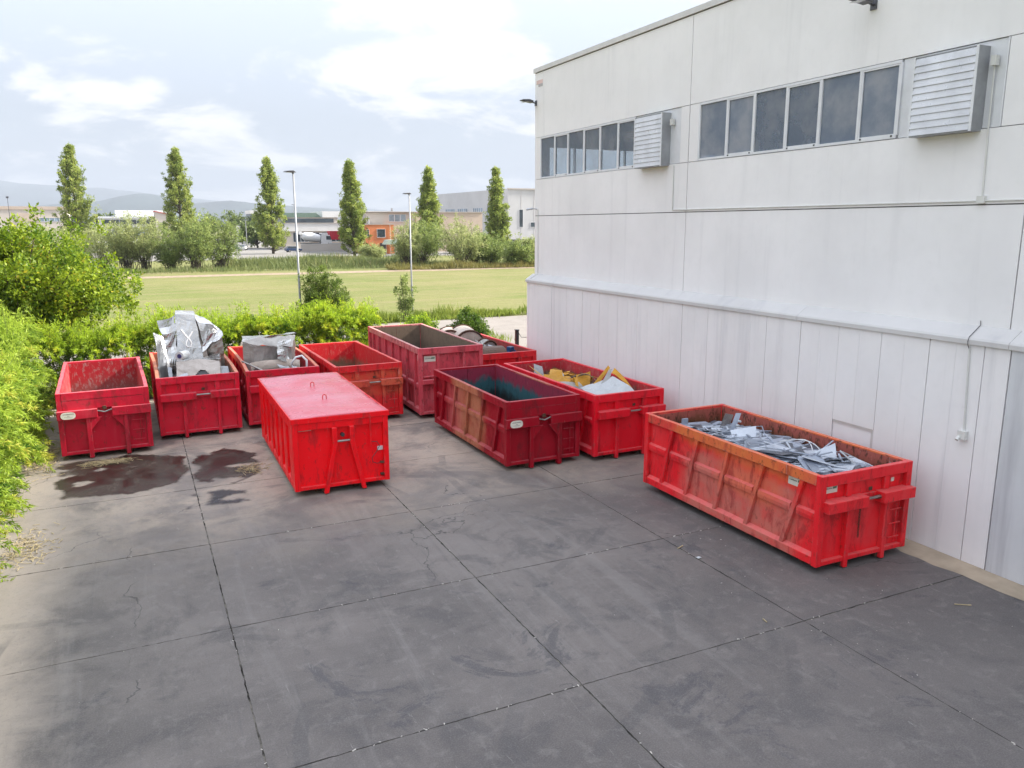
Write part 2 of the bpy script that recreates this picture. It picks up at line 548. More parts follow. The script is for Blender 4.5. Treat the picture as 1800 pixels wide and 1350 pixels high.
def mat_glass(name='dusty_glass', d0=0.5, d1=0.66, tint=(0.62, 0.68, 0.74, 1)):
    g = G(name)
    n = g.noise(1.2, 5, 0.6)
    tr = g.N.new('ShaderNodeBsdfTransparent')
    g.put(tr.inputs[0], tint)
    gl = g.N.new('ShaderNodeBsdfGlossy'); gl.inputs['Roughness'].default_value = 0.08
    df = g.N.new('ShaderNodeBsdfDiffuse')
    g.put(df.inputs[0], g.mix(g.ramp(n, 0.35, 0.7), (0.24, 0.29, 0.37, 1), (0.34, 0.36, 0.40, 1)))
    m1 = g.N.new('ShaderNodeMixShader')
    g.put(m1.inputs[0], g.ramp(n, 0.3, 0.75, d0, d1))
    g.L.new(tr.outputs[0], m1.inputs[1]); g.L.new(df.outputs[0], m1.inputs[2])
    fr = g.N.new('ShaderNodeFresnel'); fr.inputs[0].default_value = 1.45
    m2 = g.N.new('ShaderNodeMixShader')
    ge = g.N.new('ShaderNodeNewGeometry')
    g.put(m2.inputs[0], g.math('MULTIPLY', fr.outputs[0], g.math('SUBTRACT', 1.0, ge.outputs['Backfacing'])))
    g.L.new(m1.outputs[0], m2.inputs[1]); g.L.new(gl.outputs[0], m2.inputs[2])
    g.L.new(m2.outputs[0], g.out.inputs['Surface'])
    return g.m

M_GLASS = mat_glass()
M_GLASSES = [M_GLASS, mat_glass('dusty_glass_b', 0.38, 0.52, (0.6, 0.66, 0.72, 1)), mat_glass('dusty_glass_c', 0.58, 0.76, (0.6, 0.64, 0.7, 1))]
M_GLASS2 = mat_glass('thin_dusty_glass', 0.2, 0.36, (0.85, 0.88, 0.9, 1))
M_CLEAR = mat_glass('clear_glass', 0.03, 0.1, (0.95, 0.97, 0.97, 1))
XU, XL = 14.93, 14.63
YE = 29.1
wh = empty('warehouse', (0, 0, 0), 0, 'large pale concrete warehouse with ribbon windows and louvred vents along the yard', 'warehouse')
YU = [29.1, 19.3, 9.33, -0.6, -10.0]      # upper vertical joints
g2 = 0.012
TH = 0.16
for i in range(len(YU) - 1):
    y1, y0 = YU[i] - g2, YU[i + 1] + g2
    B(XU, XU + TH, y0, y1, 10.09, 12.5).build('upper_panel', M_WALL, wh)
    B(XU, XU + TH, y0, y1, 7.075, 8.48).build('middle_panel', M_WALL, wh)
    B(XU, XU + TH, y0, y1, 4.6, 7.05).build('lower_panel', M_WALL, wh)
    B(XU + 0.03, XU + 0.1, YU[i + 1] - g2 * 0.9, YU[i + 1] + g2 * 0.9, 4.6, 12.5).build('joint_seal', M_SEAL, wh)
B(XU + 0.03, XU + 0.1, -10, 29.09, 7.051, 7.074).build('joint_seal', M_SEAL, wh)
# strip infill beside the windows
def infill(y0, y1, dx=0.0, mat=None):
    B(XU + dx, XU + TH - 0.02, y0 + 0.006, y1 - 0.006, 8.495, 10.075).build('infill_panel', mat or M_WALL, wh)
for a, b in ((28.60, 29.09), (19.31, 19.70), (18.86, 19.29), (9.34, 9.97), (-10, 9.32)):
    infill(a, b)
for a, b in ((19.74, 22.02), (10.01, 12.24)):
    infill(a, b, 0.03, M_FRAME)
for pl in ([28.59, 27.46, 26.41, 25.28, 24.17, 23.07, 22.04], [18.84, 17.68, 16.62, 15.5, 14.41, 13.29, 12.26]):
    ya, yb = pl[-1], pl[0]
    B(XU - 0.012, XU + 0.09, ya, yb, 8.495, 8.555).build('window_sill', M_FRAME, wh)
    B(XU - 0.012, XU + 0.09, ya, yb, 10.015, 10.075).build('window_head', M_FRAME, wh)
    for k, yy in enumerate(pl):
        B(XU - 0.009, XU + 0.088, yy - 0.03, yy + 0.03, 8.556, 10.014).build('mullion', M_FRAME, wh)
    for k in range(6):
        a, b = pl[k + 1] + 0.031, pl[k] - 0.031
        op = k % 2 == 1
        w = MB().box(XU + 0.03, XU + 0.038, a, b, 8.557, 10.013).build('window_pane', M_GLASS2 if yb > 20 else M_GLASSES[(k * 2 + k // 3) % 3], wh)
        if op:                                   # opening casement with its own slim frame
            f = MB()
            e = 0.035
            f.box(XU - 0.004, XU + 0.024, a, b, 8.557, 8.557 + e).box(XU - 0.004, XU + 0.024, a, b, 10.013 - e, 10.013)
            f.box(XU - 0.003, XU + 0.023, a, a + e, 8.557 + e, 10.013 - e).box(XU - 0.003, XU + 0.023, b - e, b, 8.557 + e, 10.013 - e)
            f.build('casement_frame', M_FRAME, w)
            for yy in (a + 0.08, b - 0.08):
                B(XU - 0.022, XU - 0.005, yy - 0.02, yy + 0.02, 8.53, 8.565).build('window_latch', M_DARK, w)
B(XU + 0.02, XU + 0.1, 19.705, 19.735, 8.495, 10.075).build('strip_trim', M_FRAME, wh)
B(XU - 0.01, XU + 0.1, 9.975, 10.005, 8.495, 10.075).build('strip_trim', M_FRAME, wh)

# louvred vent boxes
for (a, b) in ((20.22, 21.66), (10.36, 11.74)):
    v = MB()
    x0, x1 = XU - 0.30, XU + 0.03
    z0, z1 = 8.44, 9.98
    v.box(x0, x1, a, a + 0.02, z0, z1).box(x0, x1, b - 0.02, b, z0, z1).box(x0 + 0.001, x1, a + 0.02, b - 0.02, z0, z0 + 0.02).box(x0 + 0.001, x1, a + 0.02, b - 0.02, z1 - 0.02, z1)
    vb = v.build('vent_box', M_ALUD, wh)
    B(x0 - 0.012, x0 - 0.001, a - 0.005, a + 0.045, z0 - 0.005, z1 + 0.005).build('vent_frame', M_FRAME, vb)
    B(x0 - 0.012, x0 - 0.001, b - 0.045, b + 0.005, z0 - 0.005, z1 + 0.005).build('vent_frame', M_FRAME, vb)
    B(x0 + 0.12, x0 + 0.13, a + 0.02, b - 0.02, z0 + 0.02, z1 - 0.02).build('vent_back', M_DARK, vb)
    ns = 11
    for k in range(ns):
        zz = z0 + 0.035 + (z1 - z0 - 0.06) * k / ns
        hgt = (z1 - z0 - 0.06) / ns
        p = [(x0 - 0.018, a + 0.046, zz - 0.012), (x0 + 0.004, a + 0.046, zz + hgt - 0.004), (x0 + 0.012, a + 0.046, zz + hgt - 0.004), (x0 - 0.012, a + 0.046, zz - 0.012)]
        MB().prism(p, (0, b - a - 0.092, 0)).build('louvre_slat', M_SLAT, vb)
    B(XU - 0.11, XU - 0.001, a - 0.22, a - 0.12, 9.6, 9.78).build('junction_box', M_PVC, wh)

# coping, cornice
B(XU - 0.05, XU + 0.5, -10, 29.16, 12.53, 12.69).build('coping', M_COPE, wh)
B(XU + 0.03, XU + 0.12, -10, 29.09, 12.48, 12.535).build('joint_seal', M_SEAL, wh)
ycs = [29.25, 24.2, 19.2, 14.35, 9.1, 4.0, -10]
for i in range(len(ycs) - 1):
    p = [(XL - 0.05, 0, 4.40), (XL - 0.05, 0, 4.49), (XL - 0.02, 0, 4.53), (XU - 0.002, 0, 4.735), (XU - 0.002, 0, 4.40)]
    MB().prism([(q[0], ycs[i + 1] + 0.004, q[2]) for q in p], (0, ycs[i] - ycs[i + 1] - 0.008, 0)).build('cornice_block', M_CORN, wh)
# lower board-marked panels
yj = [9.58 + 1.1648 * k for k in range(17)]
yj[-1] = 28.2
yj.append(29.2)
nich = (11.84, 13.06, 1.75, 2.17)
for k in range(len(yj) - 1):
    a, b = yj[k] + 0.006, yj[k + 1] - 0.006
    mid = (a + b) / 2
    dx = random.uniform(-0.004, 0.006)
    for (p, q) in ((a, mid - 0.002), (mid + 0.002, b)):
        ddx = dx + random.uniform(-0.0015, 0.0015)
        if k == 2:       # leave the patched opening
            B(XL + ddx, XU - 0.003, p, q, 2.19, 4.40).build('wall_board', M_WALLLOW, wh)
            B(XL + ddx, XU - 0.003, p, q, 0.02, 1.2).build('wall_board', M_WALLLOW, wh)
        else:
            B(XL + ddx, XU - 0.003, p, q, 0.02, 4.40).build('wall_board', M_WALLLOW, wh)
a, b = yj[2] + 0.006, yj[3] - 0.006
B(XL + 0.034, XU - 0.003, a, b, 1.2, 2.13).build('blocked_opening', M_WALL, wh)
B(XL + 0.012, XL + 0.033, a, a + 0.06, 1.2, 2.129).build('opening_frame', M_COPE, wh)
B(XL + 0.012, XL + 0.1, a, b, 2.131, 2.188).build('opening_frame', M_COPE, wh)
B(XL, XU - 0.003, 9.08, 9.568, 0.02, 4.40).build('wall_board', M_WALLLOW, wh)
yb = 9.06
while yb > -9:
    B(XL - 0.01, XU - 0.003, yb - 2.4, yb - 0.012, 0.02, 4.40).build('wall_board', M_BARE, wh)
    yb -= 2.412
B(XL + 0.05, XU - 0.004, -10, 29.18, 0.0, 4.39).build('joint_seal', M_SEAL, wh)
# end wall with a window strip, roof, floor, far walls: a hollow hall behind the panes
E0, E1 = YE - TH, YE
B(XU + TH + 0.002, 46, E0, E1, 0, 8.5).build('end_wall', M_WALL, wh)
B(XU + TH + 0.002, 46, E0, E1, 9.75, 12.5).build('end_wall', M_WALL, wh)
xx = XU + TH + 0.002
B(xx, xx + 0.4, E0, E1, 8.502, 9.748).build('end_wall', M_WALL, wh)
B(24, 46, E0, E1, 8.502, 9.748).build('end_wall', M_WALL, wh)
for k in range(8):
    x0 = xx + 0.4 + k * (24 - xx - 0.4) / 7
    if k < 7:
        B(x0 + 0.03, x0 + (24 - xx - 0.4) / 7 - 0.03, E0 + 0.05, E0 + 0.06, 8.503, 9.749).build('window_pane', M_CLEAR, wh)
    B(x0 - 0.03, x0 + 0.03, E0 + 0.01, E1 - 0.01, 8.502, 9.748).build('mullion', M_FRAME, wh)
B(46, 46.2, -10, 29.1, 0, 12.5).build('rear_wall', M_INT, wh)
B(XU + TH, 46, -10.2, -10.0, 0, 12.5).build('end_wall', M_WALL, wh)
B(XU + 0.1, 46.2, -10, 29.05, 12.1, 12.4).build('roof', M_INT, wh)
B(XU + TH, 46, -10, 28.9, 0.0, 0.05).build('hall_floor', M_INT, wh)
# conduits
def conduit(pts, r=0.016, name='conduit', mat=None):
    MB().tube(pts, r, 6).build(name, mat or M_PVC, wh)
conduit([(XU - 0.02, 19.95, 8.44), (XU - 0.02, 19.94, 7.14), (XU - 0.02, 19.3, 7.135), (XU - 0.02, -9, 7.135)])
conduit([(XU - 0.02, 10.21, 9.6), (XU - 0.02, 10.2, 8.5), (XU - 0.02, 10.17, 7.2)])
B(XU - 0.07, XU - 0.001, 10.09, 10.25, 7.09, 7.23).build('junction_box', M_PVC, wh)
conduit([(XU - 0.012, 9.92, 4.84), (XU - 0.015, 9.91, 4.75), (XL - 0.03, 9.9, 4.54), (XL - 0.075, 9.89, 4.46), (XL - 0.075, 9.88, 4.39), (XL - 0.02, 9.88, 4.3)], 0.007, 'cable', M_LAMP)
conduit([(XL - 0.02, 9.88, 4.36), (XL - 0.02, 9.8, 2.68)], 0.018)
B(XL - 0.1, XL - 0.001, 9.72, 9.88, 2.50, 2.68).build('socket_box', M_PVC, wh)
MB().tube([(XL - 0.1, 9.83, 2.56), (XL - 0.17, 9.83, 2.5)], 0.035, 8).build('socket_plug', M_PVC, wh)
conduit([(XU - 0.02, 28.78, 7.3), (XU - 0.02, 28.78, 4.76), (XL, 28.9, 4.56)], 0.012)
MB().tube([(XU, 28.9, 7.33), (XU - 0.22, 29.0, 7.36)], 0.018, 6).tube([(XU - 0.16, 28.98, 7.35), (XU - 0.4, 29.06, 7.31)], 0.04, 8).build('security_camera', M_ALU, wh)
B(XU - 0.012, XU - 0.001, 28.45, 28.95, 12.08, 12.22).build('wall_plate', plain('pink_plate', (0.62, 0.45, 0.43), 0.6), wh)
B(XU - 0.012, XU - 0.001, 28.45, 28.8, 11.98, 12.075).build('wall_plate', plain('grey_plate', (0.4, 0.38, 0.39), 0.6), wh)

# floodlights on the wall
M_LENS = plain('lamp_lens', (0.55, 0.56, 0.58), 0.2)
def flood(y, z, label):
    e = empty('floodlight', (XU, y, z), 0, label, 'floodlight', 'floodlights on the warehouse wall')
    B(-0.03, -0.001, -0.08, 0.08, -0.1, 0.1).build('wall_bracket', M_LAMP, e)
    MB().tube([(-0.03, 0, 0), (-0.2, 0, 0.03)], 0.025, 6).build('arm', M_LAMP, e)
    MB().prism([(-0.18, -0.14, 0.0), (-0.18, -0.14, 0.08), (-0.35, -0.14, 0.12), (-0.66, -0.14, 0.1), (-0.66, -0.14, 0.06)], (0, 0.28, 0)).build('housing', M_LAMP, e, bevel=0.01)
    MB().obox((-0.42, 0, 0.025), (0.2, 0, 0.024), (0, 0.11, 0), (-0.001, 0, 0.006)).build('lens', M_LENS, e)
flood(29.0, 11.4, 'dark floodlight jutting from the far upper corner of the warehouse')
flood(13.1, 11.33, 'dark floodlight high on the warehouse wall above the second window band')

# ------------------------------------------------------------------ container paint
def paint(name, col, fade, fade_amt=0.4, rust=0.25, patches=(), seed=0.0, rough=0.42):
    """weathered red paint; patches = list of (y0, y1, z0, z1, colour, strength) in container space"""
    g = G(name)
    off = (seed * 3.1, seed * 1.7, seed)
    a = g.noise(0.9, 5, 0.6, vec=g.map(loc=off), dist=0.4)
    c = g.mix(g.ramp(a, 0.45, 0.72, 0, fade_amt), col, fade)
    # rain streaks
    st = g.noise(1.0, 5, 0.6, vec=g.map((5, 5, 0.5), loc=off))
    c = g.mix(g.ramp(st, 0.5, 0.75, 0, fade_amt * 0.7), c, fade)
    x, y, z = g.xyz()
    wob = g.math('MULTIPLY', g.math('SUBTRACT', g.noise(2.2, 5, 0.6, vec=g.map(loc=off)), 0.5), 0.8)
    for (y0, y1, z0, z1, pc, ps) in patches:
        yy = g.math('ADD', y, wob)
        zz = g.math('ADD', z, g.math('MULTIPLY', wob, 0.5))
        m = g.math('MULTIPLY', g.ramp(yy, y0 - 0.35, y0 + 0.35), g.ramp(yy, y1 + 0.35, y1 - 0.35))
        m = g.math('MULTIPLY', m, g.math('MULTIPLY', g.ramp(zz, z0 - 0.12, z0 + 0.12), g.ramp(zz, z1 + 0.12, z1 - 0.12)))
        mo = g.noise(3.0, 5, 0.65, vec=g.map(loc=(seed, 5, 1)))
        c = g.mix(g.math('MULTIPLY', m, g.ramp(mo, 0.25, 0.6, ps * 0.55, ps)), c, pc)
    # soot low down, scuffs, rust chips
    dn = g.noise(1.6, 8, 0.70, vec=g.map((2, 2, 0.7), loc=off), dist=0.5)
    c = g.mix(g.ramp(dn, 0.5, 0.66, 0, 0.6), c, [k * 0.3 + 0.012 for k in col[:3]])
    n2 = g.noise(7.0, 7, 0.72, vec=g.map((1, 1, 0.6), loc=off))
    c = g.mix(g.ramp(n2, 0.60 - rust * 0.1, 0.68 - rust * 0.1, 0, min(1, rust * 1.8)), c, (0.10, 0.035, 0.018))
    sc = g.noise(10.0, 5, 0.7, vec=g.map((1, 1, 0.25), loc=(seed, 2, 3), rot=(0.5, 0.3, 0)), dist=1.0)
    c = g.mix(g.ramp(sc, 0.65, 0.70, 0, 0.6 * min(1, rust * 2.2)), c, (0.48, 0.33, 0.31))
    # knocked and bare edges, found by comparing rounded and true normals
    bv_ = g.N.new('ShaderNodeBevel'); bv_.samples = 4; bv_.inputs['Radius'].default_value = 0.035
    ge0 = g.N.new('ShaderNodeNewGeometry')
    dt = g.N.new('ShaderNodeVectorMath'); dt.operation = 'DOT_PRODUCT'
    g.L.new(bv_.outputs[0], dt.inputs[0]); g.L.new(ge0.outputs['Normal'], dt.inputs[1])
    ew = g.math('MULTIPLY', g.ramp(dt.outputs['Value'], 0.97, 0.86), g.ramp(n2, 0.44, 0.58, 0, min(0.95, 0.25 + rust * 1.6)))
    c = g.mix(ew, c, g.mix(g.ramp(a, 0.42, 0.58), (0.13, 0.05, 0.03), [min(0.7, k * 0.6 + 0.14) for k in fade[:3]]))
    # dust and chalky wear on upward faces, plus pale sky glint painted in
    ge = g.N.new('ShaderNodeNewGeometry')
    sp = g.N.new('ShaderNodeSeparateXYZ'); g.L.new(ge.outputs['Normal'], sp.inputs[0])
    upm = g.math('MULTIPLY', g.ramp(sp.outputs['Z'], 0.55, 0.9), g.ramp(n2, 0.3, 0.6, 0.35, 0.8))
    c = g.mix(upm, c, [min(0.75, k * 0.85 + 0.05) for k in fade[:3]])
    h_ = g.math('ADD', g.noise(1.4, 3, 0.5, vec=g.map(loc=off)), g.math('MULTIPLY', g.noise(6, 4, 0.6), 0.15))
    g.bump(h_, 0.35, 0.05)
    return g.done(c, g.ramp(dn, 0.3, 0.7, rough - 0.06, rough + 0.25), 0, 0.22)


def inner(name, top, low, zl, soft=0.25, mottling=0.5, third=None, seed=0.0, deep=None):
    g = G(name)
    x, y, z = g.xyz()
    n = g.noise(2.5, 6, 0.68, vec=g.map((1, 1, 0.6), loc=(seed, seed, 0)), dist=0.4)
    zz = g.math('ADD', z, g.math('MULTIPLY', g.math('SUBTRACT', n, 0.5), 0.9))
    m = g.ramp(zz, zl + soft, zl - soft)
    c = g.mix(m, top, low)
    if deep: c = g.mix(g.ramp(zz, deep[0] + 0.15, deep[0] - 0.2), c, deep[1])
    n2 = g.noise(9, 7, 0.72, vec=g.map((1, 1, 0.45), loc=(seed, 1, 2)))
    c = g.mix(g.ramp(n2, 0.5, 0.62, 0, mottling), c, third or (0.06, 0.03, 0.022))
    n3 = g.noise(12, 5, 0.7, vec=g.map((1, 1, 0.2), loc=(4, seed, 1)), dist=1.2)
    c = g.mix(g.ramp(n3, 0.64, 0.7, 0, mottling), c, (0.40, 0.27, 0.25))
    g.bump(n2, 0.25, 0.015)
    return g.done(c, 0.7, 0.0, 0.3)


RED = (0.50, 0.006, 0.014)
M_RUSTY = plain('rusty_iron', (0.085, 0.04, 0.024), 0.8, 0.2, var=0.4, scale=6)
M_ORANGE_RIM = plain('scraped_rim', (0.33, 0.11, 0.045), 0.7, 0.1, var=0.4, scale=5)
M_STICK = plain('cream_sticker', (0.66, 0.64, 0.56), 0.5, var=0.06, scale=8)
M_INK = plain('sticker_print', (0.09, 0.10, 0.09), 0.6)
M_INKG = plain('sticker_green', (0.03, 0.16, 0.08), 0.6)
M_WSTICK = plain('white_sticker', (0.62, 0.64, 0.66), 0.4, var=0.06, scale=8)
M_STEEL = plain('bare_steel', (0.33, 0.32, 0.31), 0.35, 0.8, var=0.2, scale=5)

RIBS_LEAN = [(0.52, 0.98), (1.62, 2.05), (2.72, 3.08), (3.78, 4.16), (4.74, 5.12)]


def container(label, x, y, w, l, zt, rot, mp, mi, front='bumper', ribs=RIBS_LEAN, midrail=True, rim=None, seed=0,
              bow=(0, 0), lid=None, ladder=True, rollers=False, sides='ribs', sticker=None, oval=False, group='red scrap containers standing in the yard', dent=0.012, upper=1.49):
    e = empty('scrap_container', (x, y, 0), rot, label, 'container', group)
    rim = rim or mp

    def dfm(p):
        u, v, z = p
        k = math.sin(math.pi * min(1, max(0, v / l)))
        hz = max(0, (z - 0.3) / (zt - 0.3))
        left = 1 - min(1, max(0, u / (w * 0.5)))
        right = 1 - min(1, max(0, (w - u) / (w * 0.5)))
        if u < 0.3: u += bow[0] * k * hz
        if u > w - 0.3: u += bow[1] * k * hz
        n = mnoise.noise((u * 0.9 + seed * 7, v * 1.1, z * 0.9))
        n2 = mnoise.noise((u * 0.9, v * 1.3 + seed * 5, z))
        return (u + dent * n * hz, v + dent * n2 * hz, z + dent * 0.8 * mnoise.noise((v * 1.4, seed * 3 + u * 0.5, 2)) * hz)

    def P(m, name, mat=None, par=None, bev=0.008):
        return m.build(name, mat or mp, par or e, deform=dfm, bevel=bev)
    NY = 10
    zr = zt - 0.21
    # floor, runners
    P(B(0.11, w - 0.11, 0.12, l - 0.12, 0.2, 0.24), 'floor_plate', mi)
    for c in (w / 2 - 0.5, w / 2 + 0.5):
        P(B(c - 0.05, c + 0.05, 0.05, l - 0.05, 0.04, 0.199), 'runner', M_RUSTY)
        for v in (0.3, l - 0.25):
            P(MB().tube([(c - 0.18, v, 0.09), (c + 0.18, v, 0.09)], 0.09, 12), 'roller', M_RUSTY, bev=0)
    for k in range(7):  # unseen bars added under the floor to block light and deepen the shade
        v = 0.5 + (l - 1.0) * k / 6
        P(B(0.13, w - 0.13, v - 0.05, v + 0.05, 0.06, 0.1985), 'underfloor_shade_bar', M_RUSTY, bev=0)
    # sides
    for s in (0, 1):
        U = (lambda a: a) if s == 0 else (lambda a: w - a)
        def bx(a0, a1, *r, ny=1):
            q = sorted((U(a0), U(a1)))
            return B(q[0], q[1], *r, ny)
        pn = P(bx(0.10, 0.118, 0.13, l - 0.13, 0.22, zr + 0.02, ny=NY), 'side_panel', bev=0)
        li = P(bx(0.1185, 0.126, 0.13, l - 0.13, 0.245, zt - 0.03, ny=NY), 'side_lining', mi, bev=0)
        P(bx(0.0, 0.11, 0.145, l - 0.145, zr, zt, ny=NY), 'top_rail', rim)
        P(MB().prism([(U(0.003), 0.145, 0.16), (U(0.003), 0.145, 0.32), (U(0.099), 0.145, 0.39), (U(0.099), 0.145, 0.16)], (0, l - 0.29, 0)), 'side_sill')
        for v0, v1 in ((0, 0.14), (l - 0.14, l)):
            P(bx(-0.004, 0.135, v0, v1, 0.15, zt + 0.002), 'corner_post')
        if sides == 'ribs':
            prev = None
            for (vt, vb) in ribs:
                hw = 0.055
                pts = [(U(0.012), vb - hw, 0.33), (U(0.012), vt - hw, zr - 0.002), (U(0.012), vt + hw, zr - 0.002), (U(0.012), vb + hw, 0.33)]
                P(MB().prism(pts, (U(0.099) - U(0.012), 0, 0)), 'rib')
            if midrail:
                cuts = [0.142] + [t + (b - t) * 0.45 for t, b in ribs] + [l - 0.142]
                for k in range(len(cuts) - 1):
                    a = cuts[k] + (0.085 if k else 0.002)
                    b = cuts[k + 1] - (0.085 if k < len(cuts) - 2 else 0.002)
                    pr = [(U(0.099), a, 1.02), (U(0.04), a, 1.05), (U(0.03), a, 1.13), (U(0.04), a, 1.2), (U(0.099), a, 1.24)]
                    P(MB().prism(pr, (0, b - a, 0)), 'mid_rail', bev=0)
        else:           # closely set upright box ribs
            n = 7
            for k in range(n):
                c = 0.42 + (l - 0.84) * k / (n - 1)
                P(bx(0.008, 0.0985, c - 0.2, c + 0.2, 0.34, zr - 0.003), 'rib')
    # front end
    fv = 0.10
    P(B(0.137, w - 0.137, fv, fv + 0.018, 0.18, zr + 0.02), 'front_panel', bev=0)
    P(B(0.137, w - 0.137, fv + 0.0185, fv + 0.026, 0.245, zt - 0.03), 'front_lining', mi, bev=0)
    P(B(0.137, w - 0.137, -0.002, fv + 0.01, zr - 0.01, zt), 'front_rail', rim if rim is mp else mp)
    P(B(0.137, w - 0.137, 0.0, fv - 0.001, 0.16, 0.25), 'front_sill')
    lx = (0.77, w - 0.68)
    if front == 'bumper':
        for c in lx:
            P(B(c - 0.05, c + 0.05, -0.03, fv - 0.001, 0.03, 1.26), 'front_leg')
            P(B(c - 0.07, c + 0.07, 0.02, fv - 0.001, 1.49, zr - 0.011), 'front_stub')
        for (a, b) in ((0.08, 1.14), (1.56, w - 0.02)):
            P(B(a, b, -0.15, fv - 0.002, 1.265, 1.485), 'bumper_beam')
        P(B(1.141, 1.559, 0.045, fv - 0.003, 1.3, 1.47), 'hook_plate')
        P(MB().tube([(1.1, -0.05, 1.4), (1.6, -0.05, 1.4)], 0.028, 8), 'hook_bar', M_STEEL, bev=0)
        P(B(1.31, 1.41, 0.03, 0.044, 1.52, 1.6), 'hook_bracket', M_RUSTY)
    elif front == 'yoke':
        P(B(0.137, w - 0.137, 0.004, fv - 0.004, upper, zr - 0.012), 'front_plate')
        n0, n1 = w / 2 - 0.19, w / 2 + 0.19
        for (a, b, g0, g1) in ((-0.02, n0, lx[0], 1), (n1, w + 0.02, lx[1], -1)):
            P(B(a, b, -0.10, fv - 0.002, 1.23, upper - 0.004), 'yoke_beam')
        for c, s in ((lx[0], 1), (lx[1], -1)):
            P(B(c - 0.06, c + 0.06, -0.06, fv - 0.003, 0.0 + 0.03, 1.228), 'front_leg')
            P(MB().prism([(c + s * 0.062, -0.05, 1.226), (c + s * 0.36, -0.05, 1.226), (c + s * 0.062, -0.05, 0.86)], (0, 0.03, 0)), 'gusset')
        P(MB().prism([(n0, -0.09, 1.3), (n0, -0.09, upper - 0.01), (n0 - 0.001, -0.09, upper - 0.01)], (0, 0.01, 0)), 'notch_cheek')
        P(MB().tube([(n0, -0.04, 1.42), (w / 2, -0.05, 1.37), (n1, -0.04, 1.43)], 0.022, 8), 'hook_bar', M_STEEL, bev=0)
        P(B(w / 2 - 0.05, w / 2 + 0.05, -0.03, 0.003, upper - 0.06, upper + 0.05), 'hook_bracket', M_RUSTY)
    elif front == 'plain':
        for c in (0.72, w - 0.72):
            P(B(c - 0.05, c + 0.05, 0.02, fv - 0.001, 0.25, zr - 0.011), 'front_leg')
        P(B(0.12, w - 0.12, -0.09, fv - 0.004, 1.25, 1.40), 'front_beam')
        P(B(0.16, w - 0.16, 0.015, fv - 0.005, 1.47, 1.52), 'front_strip')
    elif front == 'lid':
        for c, s in ((1.03, -1), (1.47, 1)):
            # splayed hook arms
            t = [(c - 0.06, -0.09, 1.72), (c + 0.06, -0.09, 1.72), (c + 0.06 + 0.0 * s, -0.09, 1.3), (c + 0.06 + 0.27 * s, -0.07, 0.03), (c - 0.05 + 0.27 * s, -0.07, 0.03), (c - 0.06, -0.09, 1.3)]
            P(MB().prism(t, (0, 0.16, 0)), 'hook_arm')
        P(MB().tube([(1.0, -0.04, 1.36), (1.5, -0.04, 1.36)], 0.03, 8), 'hook_bar', M_STEEL, bev=0)
        P(MB().tube([(1.25, 0.1, 1.5), (1.25, 0.0, 1.5)], 0.05, 12), 'plug_socket', M_DARK, bev=0)
        P(MB().tube([(1.95, -0.02, 1.98), (1.955, -0.02, 1.1)], 0.022, 8), 'lid_lever', bev=0)
        P(MB().tube([(2.0, 0.06, 1.22), (2.12, 0.02, 1.22), (2.19, 0.01, 1.1), (2.1, 0.0, 0.95), (1.98, 0.01, 0.8), (2.0, 0.02, 0.68), (2.12, 0.05, 0.62), (2.28, 0.05, 0.64)], 0.009, 6), 'hose', M_DARK, bev=0)
        P(B(2.15, 2.3, 0.085, 0.099, 0.96, 1.07), 'data_plate', M_WSTICK)
        for z in (0.62, 0.3):
            P(B(2.2, 2.34, 0.0, 0.09, z, z + 0.05), 'door_latch', M_RUSTY)
        P(MB().tube([(2.31, -0.01, 0.3), (2.31, -0.01, 1.0)], 0.018, 6), 'latch_rod', bev=0)
        P(B(0.16, 0.48, 0.07, 0.0985, 1.68, 1.70), 'bent_strip', M_STICK)
    if ladder:
        a, b = w - 0.52, w - 0.2
        for z in (0.42, 0.72, 1.02):
            P(MB().tube([(a, 0.02, z), (b, 0.02, z)], 0.014, 6), 'ladder_rung', bev=0)
        P(MB().tube([(b - 0.1, 0.05, 0.3), (b - 0.1, 0.05, 1.2)], 0.014, 6), 'ladder_rail', bev=0)
    # rear doors
    bv = l - 0.12
    P(B(0.137, w / 2 - 0.01, bv, bv + 0.02, 0.22, zt - 0.08), 'rear_door', bev=0)
    P(B(w / 2 + 0.01, w - 0.137, bv, bv + 0.02, 0.22, zt - 0.08), 'rear_door', bev=0)
    P(B(0.137, w / 2 - 0.006, bv - 0.008, bv - 0.0006, 0.245, zt - 0.06), 'rear_lining', mi, bev=0)
    P(B(w / 2 + 0.006, w - 0.137, bv - 0.008, bv - 0.0006, 0.245, zt - 0.06), 'rear_lining', mi, bev=0)
    P(B(w / 2 - 0.06, w / 2 + 0.06, bv + 0.021, bv + 0.08, 0.2, zt - 0.1), 'door_post')
    P(B(0.137, w - 0.137, bv + 0.001, l - 0.004, zt - 0.1, zt - 0.001), 'rear_rail', rim)
    # print
    def sign(u, v, z, du, dz, face):
        """small cream sticker with a line of print and a green mark"""
        if face == 'front':
            f = lambda a, b, d: (u + a, v - d, z + b)
        else:
            f = lambda a, b, d: (u - d, v - a, z + b)
        def q(a0, a1, b0, b1, d):
            return [f(a0, b0, d), f(a1, b0, d), f(a1, b1, d), f(a0, b1, d)]
        o = MB().add(q(0, du, 0, dz, 0.004), [(0, 1, 2, 3)]).build('sticker', M_STICK, e, deform=dfm)
        m = MB()
        aa = du * 0.08
        while aa < du * 0.56:
            ww = random.uniform(0.02, 0.05) * du
            m.add(q(aa, aa + ww, dz * 0.5, dz * (0.56 + random.random() * 0.08), 0.007), [(0, 1, 2, 3)])
            aa += ww + du * 0.012
        m.build('print', M_INK, o, deform=dfm)
        m = MB()
